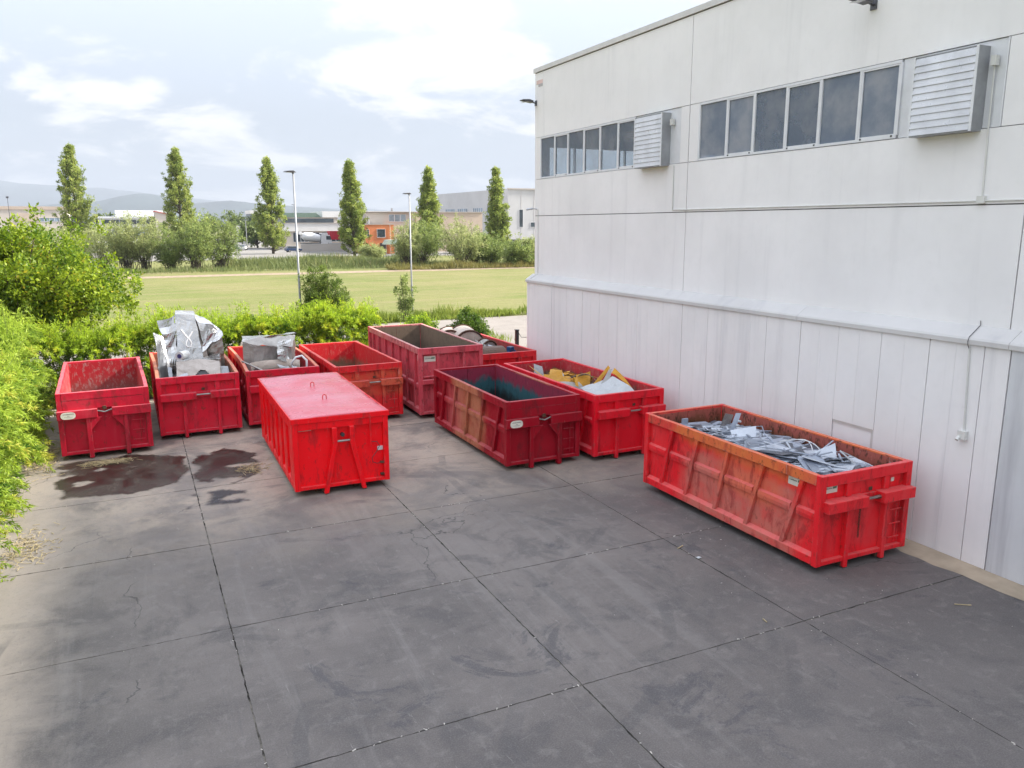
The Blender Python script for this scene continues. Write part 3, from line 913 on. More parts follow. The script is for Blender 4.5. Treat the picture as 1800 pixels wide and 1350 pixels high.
        for k in range(3):
            a0 = du * (0.6 + 0.1 * k)
            p = [f(a0, dz * 0.48, 0.007), f(a0 + du * 0.1, dz * 0.48, 0.007), f(a0 + du * 0.13, dz * 0.72, 0.007), f(a0 + du * 0.06, dz * 0.78, 0.007)]
            m.add(p, [(0, 1, 2, 3)])
        m.build('emblem', M_INKG, o, deform=dfm)
    if sticker:
        for st in sticker: sign(*st)
    if oval:
        n = 20
        ou, oz = 0.27, 1.355
        def ring(sx, sz, d):
            pts = []
            for k in range(n):
                th = 2 * math.pi * k / n
                cx = math.copysign(min(abs(math.cos(th)) ** 0.6, 1), math.cos(th)) * sx
                sy = math.copysign(abs(math.sin(th)) ** 0.8, math.sin(th)) * sz
                pts.append((ou + cx, -0.10 - d, oz + sy))
            return pts
        o = MB().add(ring(0.19, 0.105, 0.004), [tuple(range(n))]).build('name_plate', M_STICK, e, deform=dfm)
        m = MB()
        for (zz, a0, a1, hh) in ((oz + 0.035, -0.13, 0.13, 0.02), (oz - 0.012, -0.02, 0.03, 0.012), (oz - 0.045, -0.1, 0.1, 0.008)):
            aa = a0
            while aa < a1:
                ww = random.uniform(0.014, 0.026)
                m.add([(ou + aa, -0.108, zz), (ou + aa + ww, -0.108, zz), (ou + aa + ww, -0.108, zz + hh), (ou + aa, -0.108, zz + hh)], [(0, 1, 2, 3)])
                aa += ww + 0.008
        m.build('print', M_INK, o, deform=dfm)
    if lid:
        lz = zt
        mlid = lid
        def lf(u, v):
            a, b = u * (w + 0.02) - 0.01, v * (l + 0.02) - 0.01
            return (a, b, lz + 0.085 + 0.02 * math.sin(math.pi * u) + 0.014 * mnoise.noise((a * 1.3, b * 0.9, 2.0)) + 0.006 * mnoise.noise((a * 4, b * 3, 7)))
        m = MB().grid(18, 40, lf)
        lo = m.build('lid', mlid, e, smooth=True, solid=0.006)
        for (a0, a1, b0, b1) in ((-0.03, w + 0.03, -0.035, 0.0), (-0.03, w + 0.03, l, l + 0.035), (-0.03, -0.001, 0.001, l - 0.001), (w + 0.001, w + 0.03, 0.001, l - 0.001)):
            B(a0, a1, b0, b1, lz - 0.04, lz + 0.095).build('lid_edge', mp, lo, bevel=0.006)
        for (a, b) in ((1.26, 3.85), (1.22, 1.95)):
            pts = [(a + 0.05 * math.cos(t), b, lz + 0.19 + 0.05 * math.sin(t)) for t in np.linspace(math.pi, 0, 7)]
            MB().tube([(a - 0.05, b, lz + 0.09)] + pts + [(a + 0.05, b, lz + 0.09)], 0.012, 6).build('lifting_eye', mp, lo)
    return e


# lime-free paints, one per container because each has aged differently
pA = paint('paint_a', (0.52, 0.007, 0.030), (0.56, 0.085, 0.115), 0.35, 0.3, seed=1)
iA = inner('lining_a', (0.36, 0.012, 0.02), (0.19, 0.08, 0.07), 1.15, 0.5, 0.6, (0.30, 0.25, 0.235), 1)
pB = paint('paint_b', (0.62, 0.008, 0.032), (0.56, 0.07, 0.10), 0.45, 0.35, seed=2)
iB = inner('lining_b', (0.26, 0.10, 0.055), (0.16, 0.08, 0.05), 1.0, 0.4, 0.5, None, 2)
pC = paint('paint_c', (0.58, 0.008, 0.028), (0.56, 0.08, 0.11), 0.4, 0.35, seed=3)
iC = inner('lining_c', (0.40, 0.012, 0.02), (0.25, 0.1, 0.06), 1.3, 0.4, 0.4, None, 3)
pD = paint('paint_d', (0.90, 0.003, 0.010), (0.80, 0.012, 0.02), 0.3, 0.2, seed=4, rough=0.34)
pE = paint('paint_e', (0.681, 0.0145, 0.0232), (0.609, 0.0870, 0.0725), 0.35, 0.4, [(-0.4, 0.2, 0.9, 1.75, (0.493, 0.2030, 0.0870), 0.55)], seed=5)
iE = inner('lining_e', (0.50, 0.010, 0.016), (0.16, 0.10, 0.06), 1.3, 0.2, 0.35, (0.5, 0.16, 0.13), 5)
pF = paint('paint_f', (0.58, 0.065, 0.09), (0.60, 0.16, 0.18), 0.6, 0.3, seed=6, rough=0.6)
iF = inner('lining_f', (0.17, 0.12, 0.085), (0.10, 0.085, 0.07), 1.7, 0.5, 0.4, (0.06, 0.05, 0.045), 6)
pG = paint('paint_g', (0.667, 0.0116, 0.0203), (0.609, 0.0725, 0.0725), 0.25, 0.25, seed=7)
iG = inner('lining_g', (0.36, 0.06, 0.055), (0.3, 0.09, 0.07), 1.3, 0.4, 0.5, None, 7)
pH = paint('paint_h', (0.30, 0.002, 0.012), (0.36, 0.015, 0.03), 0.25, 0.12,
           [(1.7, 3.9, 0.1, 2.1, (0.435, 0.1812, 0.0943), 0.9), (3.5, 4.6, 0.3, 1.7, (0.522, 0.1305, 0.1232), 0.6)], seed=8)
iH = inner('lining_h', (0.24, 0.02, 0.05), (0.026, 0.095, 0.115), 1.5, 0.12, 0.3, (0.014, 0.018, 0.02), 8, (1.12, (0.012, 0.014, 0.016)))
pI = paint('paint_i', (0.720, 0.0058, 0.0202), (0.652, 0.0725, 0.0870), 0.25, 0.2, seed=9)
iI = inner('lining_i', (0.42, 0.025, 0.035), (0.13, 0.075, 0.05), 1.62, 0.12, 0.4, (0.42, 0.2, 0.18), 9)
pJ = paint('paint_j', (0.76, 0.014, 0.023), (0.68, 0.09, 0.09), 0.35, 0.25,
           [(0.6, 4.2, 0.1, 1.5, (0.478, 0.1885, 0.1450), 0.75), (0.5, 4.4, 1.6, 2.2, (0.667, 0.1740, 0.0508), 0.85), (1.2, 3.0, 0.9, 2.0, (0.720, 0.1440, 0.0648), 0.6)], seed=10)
iJ = inner('lining_j', (0.36, 0.09, 0.07), (0.13, 0.055, 0.022), 1.72, 0.2, 0.85, (0.05, 0.022, 0.012), 10)


def mat_lid():
    g = G('paint_lid')
    a = g.noise(0.6, 3, 0.5, dist=0.3)
    c = g.mix(g.ramp(a, 0.3, 0.7), (0.58, 0.06, 0.10), (0.60, 0.14, 0.19))
    d = g.noise(1.6, 3, 0.5)
    c = g.mix(g.ramp(d, 0.5, 0.8, 0, 0.35), c, (0.55, 0.03, 0.06))
    f = g.noise(14, 5, 0.7)
    c = g.mix(g.ramp(f, 0.66, 0.74, 0, 0.35), c, (0.42, 0.06, 0.07))
    return g.done(c, g.ramp(d, 0.3, 0.7, 0.2, 0.34), 0, 0.6)


cA = container('empty red open container beside the hedge, leftmost of the back row', -2.31, 25.45, 2.43, 6.14, 2.0, R(1.6), pA, iA, 'yoke', oval=True, seed=1, rim=None)
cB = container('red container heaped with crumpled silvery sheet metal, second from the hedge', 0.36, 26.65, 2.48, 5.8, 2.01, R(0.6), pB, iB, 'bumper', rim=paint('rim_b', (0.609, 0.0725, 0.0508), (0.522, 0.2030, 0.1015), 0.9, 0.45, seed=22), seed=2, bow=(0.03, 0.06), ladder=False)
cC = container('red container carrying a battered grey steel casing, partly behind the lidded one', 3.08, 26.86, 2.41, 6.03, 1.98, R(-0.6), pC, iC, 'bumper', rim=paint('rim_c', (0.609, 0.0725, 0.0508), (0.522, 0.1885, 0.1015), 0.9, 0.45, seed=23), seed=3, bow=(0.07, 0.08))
cD = container('bright red container closed with a flat pinkish red lid', 3.2, 19.30, 2.43, 5.95, 1.93, R(-0.6), pD, iA, 'lid', lid=mat_lid(), ladder=False, sides='box', seed=4, dent=0.004)
cE = container('empty red container with tan faded front, right behind the lidded one', 5.86, 26.13, 2.36, 5.79, 2.02, R(0.9), pE, iE, 'bumper', seed=5)
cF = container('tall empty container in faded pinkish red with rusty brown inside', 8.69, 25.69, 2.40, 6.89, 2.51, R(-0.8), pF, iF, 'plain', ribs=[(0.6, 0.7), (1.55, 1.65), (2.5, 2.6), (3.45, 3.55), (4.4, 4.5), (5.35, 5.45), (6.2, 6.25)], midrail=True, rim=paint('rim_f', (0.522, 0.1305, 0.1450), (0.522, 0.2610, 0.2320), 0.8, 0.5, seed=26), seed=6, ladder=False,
              sticker=[(0.22, 0.099, 2.02, 0.42, 0.2, 'front'), (0.10, 0.45, 2.02, 0.3, 0.2, 'side')])
cG = container('low red container with rusty drums behind the tall faded one', 11.25, 26.46, 2.42, 6.0, 2.0, 0, pG, iG, 'bumper', seed=7, ladder=False)
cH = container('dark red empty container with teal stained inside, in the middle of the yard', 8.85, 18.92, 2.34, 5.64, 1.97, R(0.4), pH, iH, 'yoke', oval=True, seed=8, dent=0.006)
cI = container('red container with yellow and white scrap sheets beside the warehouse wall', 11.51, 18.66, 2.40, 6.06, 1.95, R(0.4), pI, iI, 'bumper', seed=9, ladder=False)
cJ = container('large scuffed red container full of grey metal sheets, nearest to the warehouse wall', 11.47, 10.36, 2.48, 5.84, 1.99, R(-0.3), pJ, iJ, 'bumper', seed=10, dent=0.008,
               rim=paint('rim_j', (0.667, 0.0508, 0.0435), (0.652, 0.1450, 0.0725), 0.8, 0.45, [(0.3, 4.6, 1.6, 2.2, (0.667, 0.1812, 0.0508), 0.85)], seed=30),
               sticker=[(0.2, 0.099, 1.6, 0.32, 0.17, 'front'), (0.10, 0.95, 1.58, 0.42, 0.19, 'side')])
# pin, chain and small yellow notice on the nearest container
MB().tube([(1.34, -0.04, 1.38), (1.44, -0.04, 1.39), (1.45, -0.04, 1.39), (1.56, -0.04, 1.39)], [0.016, 0.02, 0.04, 0.045], 8).build('locking_pin', M_RUSTY, cJ)
ch = MB()
for k in range(14):
    z = 1.27 - k * 0.052
    ring = []
    for t in np.linspace(0, 2 * math.pi, 8)[:-1]:
        dx, dz = 0.016 * math.cos(t), 0.034 * math.sin(t)
        ring.append((1.15 + (dx if k % 2 else 0), 0.06 + (0 if k % 2 else dx), z + dz))
    ch.tube(ring + [ring[0]], 0.006, 5, False)
ch.build('chain', M_RUSTY, cJ)
B(2.0, 2.08, 0.088, 0.0985, 1.6, 1.68).build('notice', M_STICK, cJ)

# ------------------------------------------------------------------ loads in the containers
def mat_sheet(name, col, rough, metal, var=0.15, grime=0.25):
    g = G(name)
    a = g.noise(1.7, 5, 0.6, dist=0.5)
    c = g.mix(g.ramp(a, 0.3, 0.7), [k * (1 - var) for k in col], [min(1, k * (1 + var)) for k in col])
    d = g.noise(6, 6, 0.7)
    c = g.mix(g.ramp(d, 0.58, 0.75, 0, grime), c, (0.12, 0.10, 0.09))
    g.bump(g.noise(2.2, 5, 0.55, dist=0.8), 0.55, 0.09)
    return g.done(c, g.ramp(a, 0.3, 0.7, max(0.08, rough - 0.1), rough + 0.12), metal, 0.5)

def mat_inox(name, col, rough):
    g = G(name)
    a = g.noise(0.9, 3, 0.5, dist=0.4)
    c = g.mix(g.ramp(a, 0.3, 0.7), [k * 0.85 for k in col], col)
    d = g.noise(5, 6, 0.7)
    c = g.mix(g.ramp(d, 0.64, 0.74, 0, 0.25), c, (0.2, 0.17, 0.15))
    g.bump(g.noise(1.8, 4, 0.5, dist=0.8), 0.45, 0.12)
    return g.done(c, g.ramp(d, 0.3, 0.7, rough - 0.06, rough + 0.1), 0.95, 0.5)
M_INOX = mat_inox('dull_stainless', (0.50, 0.495, 0.49), 0.2)
M_INOXB = mat_inox('brown_stainless', (0.34, 0.30, 0.27), 0.32)
M_ZINC = mat_inox('zinc_sheet', (0.36, 0.375, 0.40), 0.34)
M_CASE = mat_sheet('grey_casing', (0.33, 0.31, 0.285), 0.6, 0.3, 0.2, 0.5)
M_SOOT = mat_sheet('sooty_foil', (0.36, 0.34, 0.32), 0.5, 0.5, 0.3, 0.9)
M_YEL = mat_sheet('yellow_sheet', (0.55, 0.27, 0.02), 0.5, 0.0, 0.15, 0.45)
M_WHT = mat_sheet('white_sheet', (0.44, 0.46, 0.48), 0.5, 0.0, 0.06, 0.15)
M_GRY = mat_sheet('grey_backed_sheet', (0.33, 0.32, 0.31), 0.5, 0.1, 0.1, 0.2)
M_BLUE = mat_sheet('blue_motor_paint', (0.012, 0.06, 0.16), 0.45, 0.0, 0.2, 0.3)
M_TANK = mat_sheet('brown_tank_paint', (0.13, 0.075, 0.055), 0.55, 0.1, 0.2, 0.3)
M_PALE = mat_sheet('pale_primer', (0.50, 0.42, 0.36), 0.6, 0.1, 0.12, 0.35)
M_CHALK = plain('chalk_mark', (0.72, 0.72, 0.72), 0.8)
M_HOSE = plain('white_hose', (0.62, 0.63, 0.64), 0.4)


def crumple(p, amp, f, seed):
    v = Vector(p)
    d = mnoise.noise_vector(v * f + Vector((seed, seed * 2, 0)))
    c = mnoise.noise_vector(v * f * 2.7 + Vector((seed * 3, 0, seed)))
    # ridged part gives creases
    r = abs(mnoise.noise(v * f * 1.4 + Vector((0, seed, 5))))
    return v + d * amp + c * amp * 0.35 + Vector((0, 0, 1)) * (0.5 - r) * amp * 0.7


def patch(corners, nx, ny, amp=0.0, f=1.5, seed=0.0):
    """bilinear sheet between four corners a b c d (a-b bottom, d-c top) with crumpling"""
    a, b, c, d = map(Vector, corners)
    m = MB()
    m.grid(nx, ny, lambda u, v: crumple(a * (1 - u) * (1 - v) + b * u * (1 - v) + c * u * v + d * (1 - u) * v, amp, f, seed) if amp else
           (a * (1 - u) * (1 - v) + b * u * (1 - v) + c * u * v + d * (1 - u) * v))
    return m


# container B: crumpled stainless hood, box with a round hole, tray, reel, sheets
bx, by = 0.36, 26.65
hood = empty('crumpled_hood', (bx, by, 0), R(0.6), 'big crumpled stainless hood with a chalk loop, standing up out of its container', 'metal hood')
def HP(c, n, name='hood_panel', amp=0.05, mat=None, f=1.5, seed=1.0, par=None):
    return patch(c, n, n, amp, f, seed).build(name, mat or M_INOX, par or hood, smooth=False, solid=0.006)
mid = HP([(0.78, 2.5, 1.95), (1.68, 2.5, 1.95), (1.52, 3.05, 3.62), (0.88, 3.05, 3.66)], 9, 'centre_panel', 0.04, seed=2)
HP([(0.88, 3.05, 3.66), (1.52, 3.05, 3.62), (1.50, 3.3, 3.74), (0.90, 3.3, 3.78)], 6, 'top_flange', 0.02, seed=2)
HP([(0.3, 2.5, 2.0), (0.78, 2.5, 1.95), (0.88, 3.05, 3.66), (0.36, 3.1, 3.5)], 7, 'left_wing', 0.17, seed=4)
HP([(1.68, 2.5, 1.95), (1.80, 2.65, 2.2), (1.78, 3.1, 3.45), (1.52, 3.05, 3.62)], 8, 'side_fold', 0.03, seed=5, mat=M_INOXB)
HP([(1.74, 2.62, 2.3), (2.30, 2.75, 2.95), (2.26, 3.05, 3.08), (1.56, 3.08, 3.62)], 7, 'right_wing', 0.18, seed=6)
HP([(1.62, 2.9, 1.6), (2.36, 2.9, 1.7), (2.34, 3.0, 3.0), (1.86, 3.0, 2.7)], 7, 'rear_sheet', 0.09, mat=M_INOXB, seed=7)
HP([(0.3, 3.2, 1.6), (2.3, 3.2, 1.6), (2.1, 3.5, 3.0), (0.5, 3.5, 3.4)], 12, 'back_sheet', 0.12, seed=8)
# ribbon-like loop drawn in chalk: two arms crossing above a round bow
loop = [(-0.22, 0.34), (-0.13, 0.2), (-0.02, 0.06), (0.06, -0.05), (0.09, -0.15), (0.05, -0.25), (-0.03, -0.27), (-0.1, -0.2), (-0.09, -0.1), (0.0, 0.03), (0.09, 0.15), (0.16, 0.27)]
lp = [(1.22 + p[0] * 0.95, 2.5 + (2.83 + p[1] - 1.95) * 0.327 - 0.045, 2.83 + p[1]) for p in loop]
MB().tube(lp, 0.026, 6).build('chalk_loop', M_CHALK, hood)

fl = empty('bent_side_sheet', (bx, by, 0), R(0.6), 'narrow bent stainless sheet leaning at the left rim of its container', 'metal sheet')
patch([(0.2, 1.3, 1.5), (0.48, 1.9, 1.7), (0.34, 2.7, 3.0), (0.12, 2.3, 3.15)], 8, 8, 0.06, 1.5, 3).build('sheet_face', M_ZINC, fl, solid=0.006)
patch([(0.48, 1.9, 1.7), (0.56, 1.92, 1.7), (0.42, 2.72, 2.95), (0.34, 2.7, 3.0)], 4, 8, 0.03, 1.5, 3).build('sheet_fold', M_INOX, fl, solid=0.006)

cab = empty('steel_cabinet', (bx + 1.33, by + 1.15, 1.62), R(-6), 'tilted pale steel cabinet with a round dark hole near the front rim', 'cabinet')
def cabp(c, n, name, seed, mat=M_INOXB, amp=0.035): return patch(c, n, n, amp, 1.6, seed).build(name, mat, cab, solid=0.006)
# front face with hole
fm = MB()
NX, NZ = 28, 20
def fc(u, v): return crumple((-0.68 + 1.36 * u, -0.25 + 0.55 * v, -0.05 + 0.74 * v - 0.1 * abs(u - 0.55)), 0.03, 1.6, 2)
fm.grid(NX, NZ, fc)
keep = []
for q in fm.f:
    c = sum((Vector(fm.v[i]) for i in q), Vector()) / 4
    if math.hypot(c.x - 0.12, (c.z - 0.2) * 1.25) > 0.2: keep.append(q)
fm.f = keep
fm.build('front_face', M_INOXB, cab, solid=0.006)
MB().tube([(0.12, 0.02, 0.28), (0.12, 0.3, 0.02)], 0.23, 18, True).build('hole_sleeve', M_DARK, cab)
cabp([(-0.68, 0.3, 0.62), (0.68, 0.3, 0.64), (0.7, 1.3, 0.7), (-0.66, 1.2, 0.55)], 10, 'top_face', 3, M_INOX, 0.05)
cabp([(-0.68, -0.25, -0.1), (-0.68, 0.3, 0.62), (-0.66, 1.2, 0.55), (-0.66, 1.2, -0.2)], 6, 'side_face', 4)
cabp([(0.68, -0.25, -0.1), (0.68, 0.3, 0.64), (0.7, 1.3, 0.7), (0.7, 1.3, -0.2)], 6, 'side_face', 5)
MB().tube([(-0.55, -0.2, 0.12), (-0.55, -0.27, 0.12)], 0.04, 10).build('knob', M_STEEL, cab)
tray = empty('steel_tray', (bx, by, 0), 0, 'long folded zinc tray lying along the left inside of the container', 'metal tray')
for s, (u0, u1, z0, z1) in enumerate(((0.42, 0.52, 1.4, 1.98), (0.52, 0.95, 1.5, 1.55), (2.0, 2.32, 1.5, 1.9))):
    patch([(u0, 0.35, z0), (u1, 0.35, z0 + 0.02), (u1 + 0.02, 2.0, z1), (u0, 2.0, z1 + 0.05)], 5, 12, 0.03, 1.4, s + 2).build('tray_side', M_ZINC, tray, solid=0.01)
reel = empty('foil_reel', (bx + 0.82, by + 1.75, 2.42), 0, 'white foil reel with a blue core lying on the cabinet', 'reel')
MB().tube([(-0.02, -0.22, 0.02), (0.22, 0.2, 0.0)], 0.15, 18).build('roll', M_WHT, reel, smooth=False)
MB().tube([(-0.024, -0.228, 0.02), (0.0, -0.19, 0.02)], 0.075, 14).build('core', plain('blue_core', (0.01, 0.02, 0.12), 0.5), reel)
for k in range(16):
    a = random.uniform(0.4, 2.0); b = random.uniform(0.4, 5.2); z = random.uniform(1.3, 1.75)
    o = patch([(-.35, -.3, 0), (.35, -.3, random.uniform(-.15, .2)), (.35, .3, random.uniform(0, .3)), (-.35, .3, 0)], 7, 6, 0.08, 2.0, k + 20).build('crumpled_sheet', random.choice([M_INOX, M_ZINC, M_INOXB]), None, solid=0.006, loc=(bx + a, by + b, z))
    o.rotation_euler = (random.uniform(-.4, .4), random.uniform(-.4, .4), random.uniform(0, 6))
    tag(o, 'crumpled offcut of silvery sheet low in the container under the hood', 'metal sheet', 'crumpled sheet under the stainless hood')

# container C: battered casing, hose, foil
cx, cy = 3.08, 26.86
cas = empty('steel_casing', (cx, cy, 0), R(-0.6), 'battered open grey steel casing with crumpled sooty top', 'casing')
def CP(c, n, name, amp, mat, seed): return patch(c, n, n, amp, 1.5, seed).build(name, mat, cas, solid=0.012)
CP([(0.24, 2.7, 1.2), (0.58, 2.5, 1.2), (0.58, 2.5, 2.5), (0.24, 2.75, 2.6)], 5, 'left_face', 0.02, M_CASE, 1)
CP([(0.58, 2.5, 1.2), (1.95, 2.45, 1.2), (1.9, 2.5, 2.3), (0.58, 2.5, 2.5)], 12, 'front_face', 0.05, M_SOOT, 2)
CP([(0.24, 2.75, 2.6), (0.58, 2.5, 2.5), (1.9, 2.5, 2.3), (2.2, 3.4, 2.68)], 9, 'top_face', 0.14, M_SOOT, 3)
CP([(0.24, 2.75, 2.6), (2.2, 3.4, 2.68), (2.15, 3.9, 2.6), (0.3, 3.9, 2.65)], 8, 'rear_top', 0.14, M_INOX, 5)
CP([(1.95, 2.45, 1.2), (2.25, 3.6, 1.2), (2.2, 3.4, 2.68), (1.9, 2.5, 2.3)], 8, 'right_face', 0.05, M_CASE, 4)
CP([(1.4, 2.3, 1.9), (1.8, 2.35, 1.8), (2.0, 2.7, 2.6), (1.5, 2.6, 2.5)], 8, 'torn_flap', 0.12, M_INOX, 6)
drum = empty('curved_steel_lid', (cx + 1.25, cy + 1.9, 1.5), 0, 'curved brownish steel band lying in front of the casing', 'metal band')
MB().grid(20, 2, lambda u, v: (0.85 * math.cos(math.pi * (1.05 - 1.1 * u)), 0.5 * math.sin(math.pi * (1.05 - 1.1 * u)), 0.0 + 0.42 * v)).build('band', M_PALE, drum, solid=0.012, smooth=True)
hose = MB().tube([(cx + 1.75, cy + 1.3, 1.6), (cx + 1.7, cy + 1.2, 1.95), (cx + 1.85, cy + 1.15, 2.15), (cx + 2.05, cy + 1.1, 2.2), (cx + 2.18, cy + 0.95, 2.05), (cx + 2.15, cy + 0.85, 1.7)], 0.04, 10).build('bent_hose', M_HOSE, smooth=True)
tag(hose, 'white bent hose arching over the right rim of the container with the casing', 'hose')
bar = MB().tube([(cx + 0.12, cy + 1.9, 2.02), (cx + 0.85, cy + 0.5, 1.75)], 0.03, 8).build('metal_bar', M_STEEL)
tag(bar, 'slim steel bar sloping across the left side of the container with the casing', 'metal bar')
for k in range(12):
    a = random.uniform(0.5, 2.0); b = random.uniform(0.5, 2.0); z = random.uniform(1.35, 1.75)
    o = patch([(-.22, -.22, 0), (.22, -.22, 0.1), (.22, .22, random.uniform(0, .3)), (-.22, .22, 0)], 6, 6, 0.08, 2.5, k + 50).build('crumpled_foil', random.choice([M_INOX, M_WHT, M_ZINC]), None, solid=0.006, loc=(cx + a, cy + b, z))
    o.rotation_euler = (random.uniform(-.5, .5), random.uniform(-.5, .5), random.uniform(0, 6))
    tag(o, 'small crumpled silvery sheet in front of the battered casing', 'metal sheet', 'crumpled sheets by the battered casing')

# container I: yellow and white sheets
ix, iy = 11.51, 18.66
def single(name, c, n, amp, mat, seed, label, cat, f=1.4, back=None, solid=0.008):
    o = patch(c, n, n, amp, f, seed).build(name, mat, None, solid=solid, loc=(ix, iy, 0))
    return tag(o, label, cat)
single('bent_white_sheet', [(0.45, 0.35, 1.62), (1.9, 0.25, 1.60), (1.72, 1.75, 2.08), (0.7, 2.1, 1.74)], 12, 0.10, M_WHT, 3, 'large white metal panel lying bent in front of the yellow sheets', 'metal panel')
single('bent_white_sheet', [(1.0, 1.6, 1.62), (1.35, 1.5, 1.62), (1.72, 1.85, 2.28), (1.66, 1.9, 2.3)], 8, 0.03, M_GRY, 4, 'folded grey underside edge of the bent panel beside the yellow strip', 'metal panel')
single('yellow_strip', [(1.68, 1.75, 2.2), (1.95, 0.9, 1.7), (2.1, 1.0, 1.62), (1.85, 1.9, 2.32)], 12, 0.05, M_YEL, 5, 'yellow metal strip curling down the right side of the white panel', 'metal strip')
single('yellow_strip', [(1.1, 1.9, 1.85), (1.2, 1.85, 1.78), (1.75, 1.95, 2.28), (1.7, 2.0, 2.36)], 8, 0.03, M_YEL, 6, 'yellow metal strip rising to the peak of the white panel', 'metal strip')
single('yellow_sheet', [(0.95, 2.6, 1.55), (1.3, 2.5, 1.5), (1.42, 2.7, 2.12), (0.98, 2.8, 2.02)], 10, 0.07, M_YEL, 7, 'upright curved yellow sheet beside the right wall of the container', 'metal sheet')
single('yellow_sheet', [(0.35, 3.3, 1.62), (0.75, 3.1, 1.55), (0.82, 3.4, 2.0), (0.45, 3.6, 2.05)], 10, 0.12, M_YEL, 8, 'crumpled yellow sheet in front of the upright white plate', 'metal sheet')
single('yellow_channel', [(-0.02 + 0.2, 2.9, 1.75), (0.28, 2.7, 1.7), (0.22, 4.5, 2.06), (0.16, 4.5, 2.1)], 10, 0.02, M_YEL, 9, 'long yellow channel resting along the left rim of the container', 'metal channel')
single('yellow_sheet', [(0.7, 3.0, 1.5), (1.0, 2.8, 1.5), (0.98, 3.1, 1.75), (0.75, 3.3, 1.9)], 8, 0.06, M_YEL, 11, 'small folded yellow sheet left of the upright curved one', 'metal sheet')
single('white_plate', [(0.38, 4.5, 1.5), (0.72, 4.4, 1.5), (0.66, 4.5, 2.02), (0.40, 4.6, 2.12)], 6, 0.02, M_WHT, 12, 'upright white plate at the back among the yellow sheets', 'metal plate')
single('grey_sheet', [(0.2, 2.0, 1.68), (0.9, 1.9, 1.62), (1.0, 2.6, 1.8), (0.3, 2.9, 1.78)], 12, 0.06, M_GRY, 13, 'wavy grey sheet between the yellow strips and the left rim', 'metal sheet')
for k in range(22):
    a = random.uniform(0.4, 1.95); b = random.uniform(0.5, 5.3); z = random.uniform(1.25, 1.55)
    o = patch([(-.28, -.28, 0), (.28, -.28, 0.1), (.28, .28, random.uniform(0, .2)), (-.28, .28, 0)], 6, 6, 0.09, 2.5, k + 80).build('torn_sheet', random.choice([M_YEL, M_YEL, M_WHT, M_GRY]), None, solid=0.006, loc=(ix + a, iy + b, z))
    o.rotation_euler = (random.uniform(-.3, .3), random.uniform(-.3, .3), random.uniform(0, 6))
    cn = 'yellow' if o.data.materials[0] is M_YEL else ('white' if o.data.materials[0] is M_WHT else 'grey')
    tag(o, 'torn %s sheet low under the bent white panel' % cn, 'metal sheet', 'torn %s sheets under the white panel' % cn)

for k in range(11):
    a0, b0 = random.uniform(0.5, 1.9), random.uniform(1.6, 4.6)
    th = random.uniform(0, 6.28); ln = random.uniform(0.5, 0.95); wd = random.uniform(0.05, 0.1)
    z0 = random.uniform(1.6, 1.78); ar = random.uniform(0.08, 0.26); cu = random.uniform(-0.5, 0.5)
    def st_(u, v):
        t = u - 0.5
        px = a0 + math.cos(th + cu * t) * ln * t - math.sin(th) * wd * (v - 0.5)
        py = b0 + math.sin(th + cu * t) * ln * t + math.cos(th) * wd * (v - 0.5)
        q = crumple((min(max(px, 0.22), 2.2), py, z0 + ar * (1 - (2 * t) ** 2) + 0.5 * wd * (v - 0.5)), 0.03, 3.0, k + 3.0)
        return (min(max(q.x, 0.2), 2.22), q.y, q.z)
    o = MB().grid(12, 2, st_).build('curled_strip', M_YEL if k % 3 else M_GRY, None, solid=0.006, loc=(ix, iy, 0))
    cn = 'yellow' if k % 3 else 'grey'
    tag(o, 'curled %s metal strip in the tangle behind the bent white panel' % cn, 'metal strip', 'curled %s strips behind the white panel' % cn)

# container J: heap of flat grey offcuts, frames and strips
jx, jy = 11.47, 10.36
M_OFF = [mat_sheet('offcut_%s' % n, c, 0.45, 0.15, 0.08, 0.12) for n, c in (('blue', (0.32, 0.36, 0.44)), ('light', (0.50, 0.54, 0.61)), ('mid', (0.24, 0.27, 0.33)), ('dark', (0.09, 0.10, 0.125)))]
offm = []
for k in range(7):
    sx, sy = random.uniform(0.25, 0.6), random.uniform(0.16, 0.38)
    m = MB()
    poly = [(-sx, -sy), (sx, -sy), (sx, sy * random.uniform(0.2, 1)), (sx * random.uniform(0.2, 0.9), sy), (-sx, sy)]
    m.prism([(p[0], p[1], 0) for p in poly], (0, 0, 0.008))
    offm.append(m)
framem = []
for k in range(4):
    sx, sy, t = random.uniform(0.25, 0.45), random.uniform(0.18, 0.3), random.uniform(0.025, 0.05)
    m = MB().box(-sx, sx, -sy, -sy + t, 0, 0.01).box(-sx, sx, sy - t, sy, 0, 0.01).box(-sx, -sx + t, -sy + t, sy - t, 0, 0.01).box(sx - t, sx, -sy + t, sy - t, 0, 0.01)
    if k % 2: m.box(-t / 2, t / 2, -sy + t, sy - t, 0, 0.01)
    framem.append(m)
stripm = [MB().box(-l_, l_, -0.02, 0.02, 0, 0.012) for l_ in (0.35, 0.55, 0.8)]
proto = {}
def heap_z(a, b):
    return 1.60 + 0.13 * math.exp(-((a - 1.2) / 0.7) ** 2) + 0.07 * mnoise.noise((a * 1.5, b * 1.2, 3)) - 0.10 * max(0, (b - 4.0))
hb = MB().grid(10, 26, lambda u, v: (jx + 0.15 + 2.16 * u, jy + 0.16 + 5.5 * v, heap_z(0.15 + 2.16 * u, 0.16 + 5.5 * v) - 0.10 + 0.05 * mnoise.noise((u * 9, v * 20, 1))))  # dark surface under the offcuts puts shade into their gaps
tag(hb.build('heap_underlay', M_OFF[3]), 'dark underlay beneath the grey offcuts, darkening the gaps between them', 'scrap heap', kind='stuff')
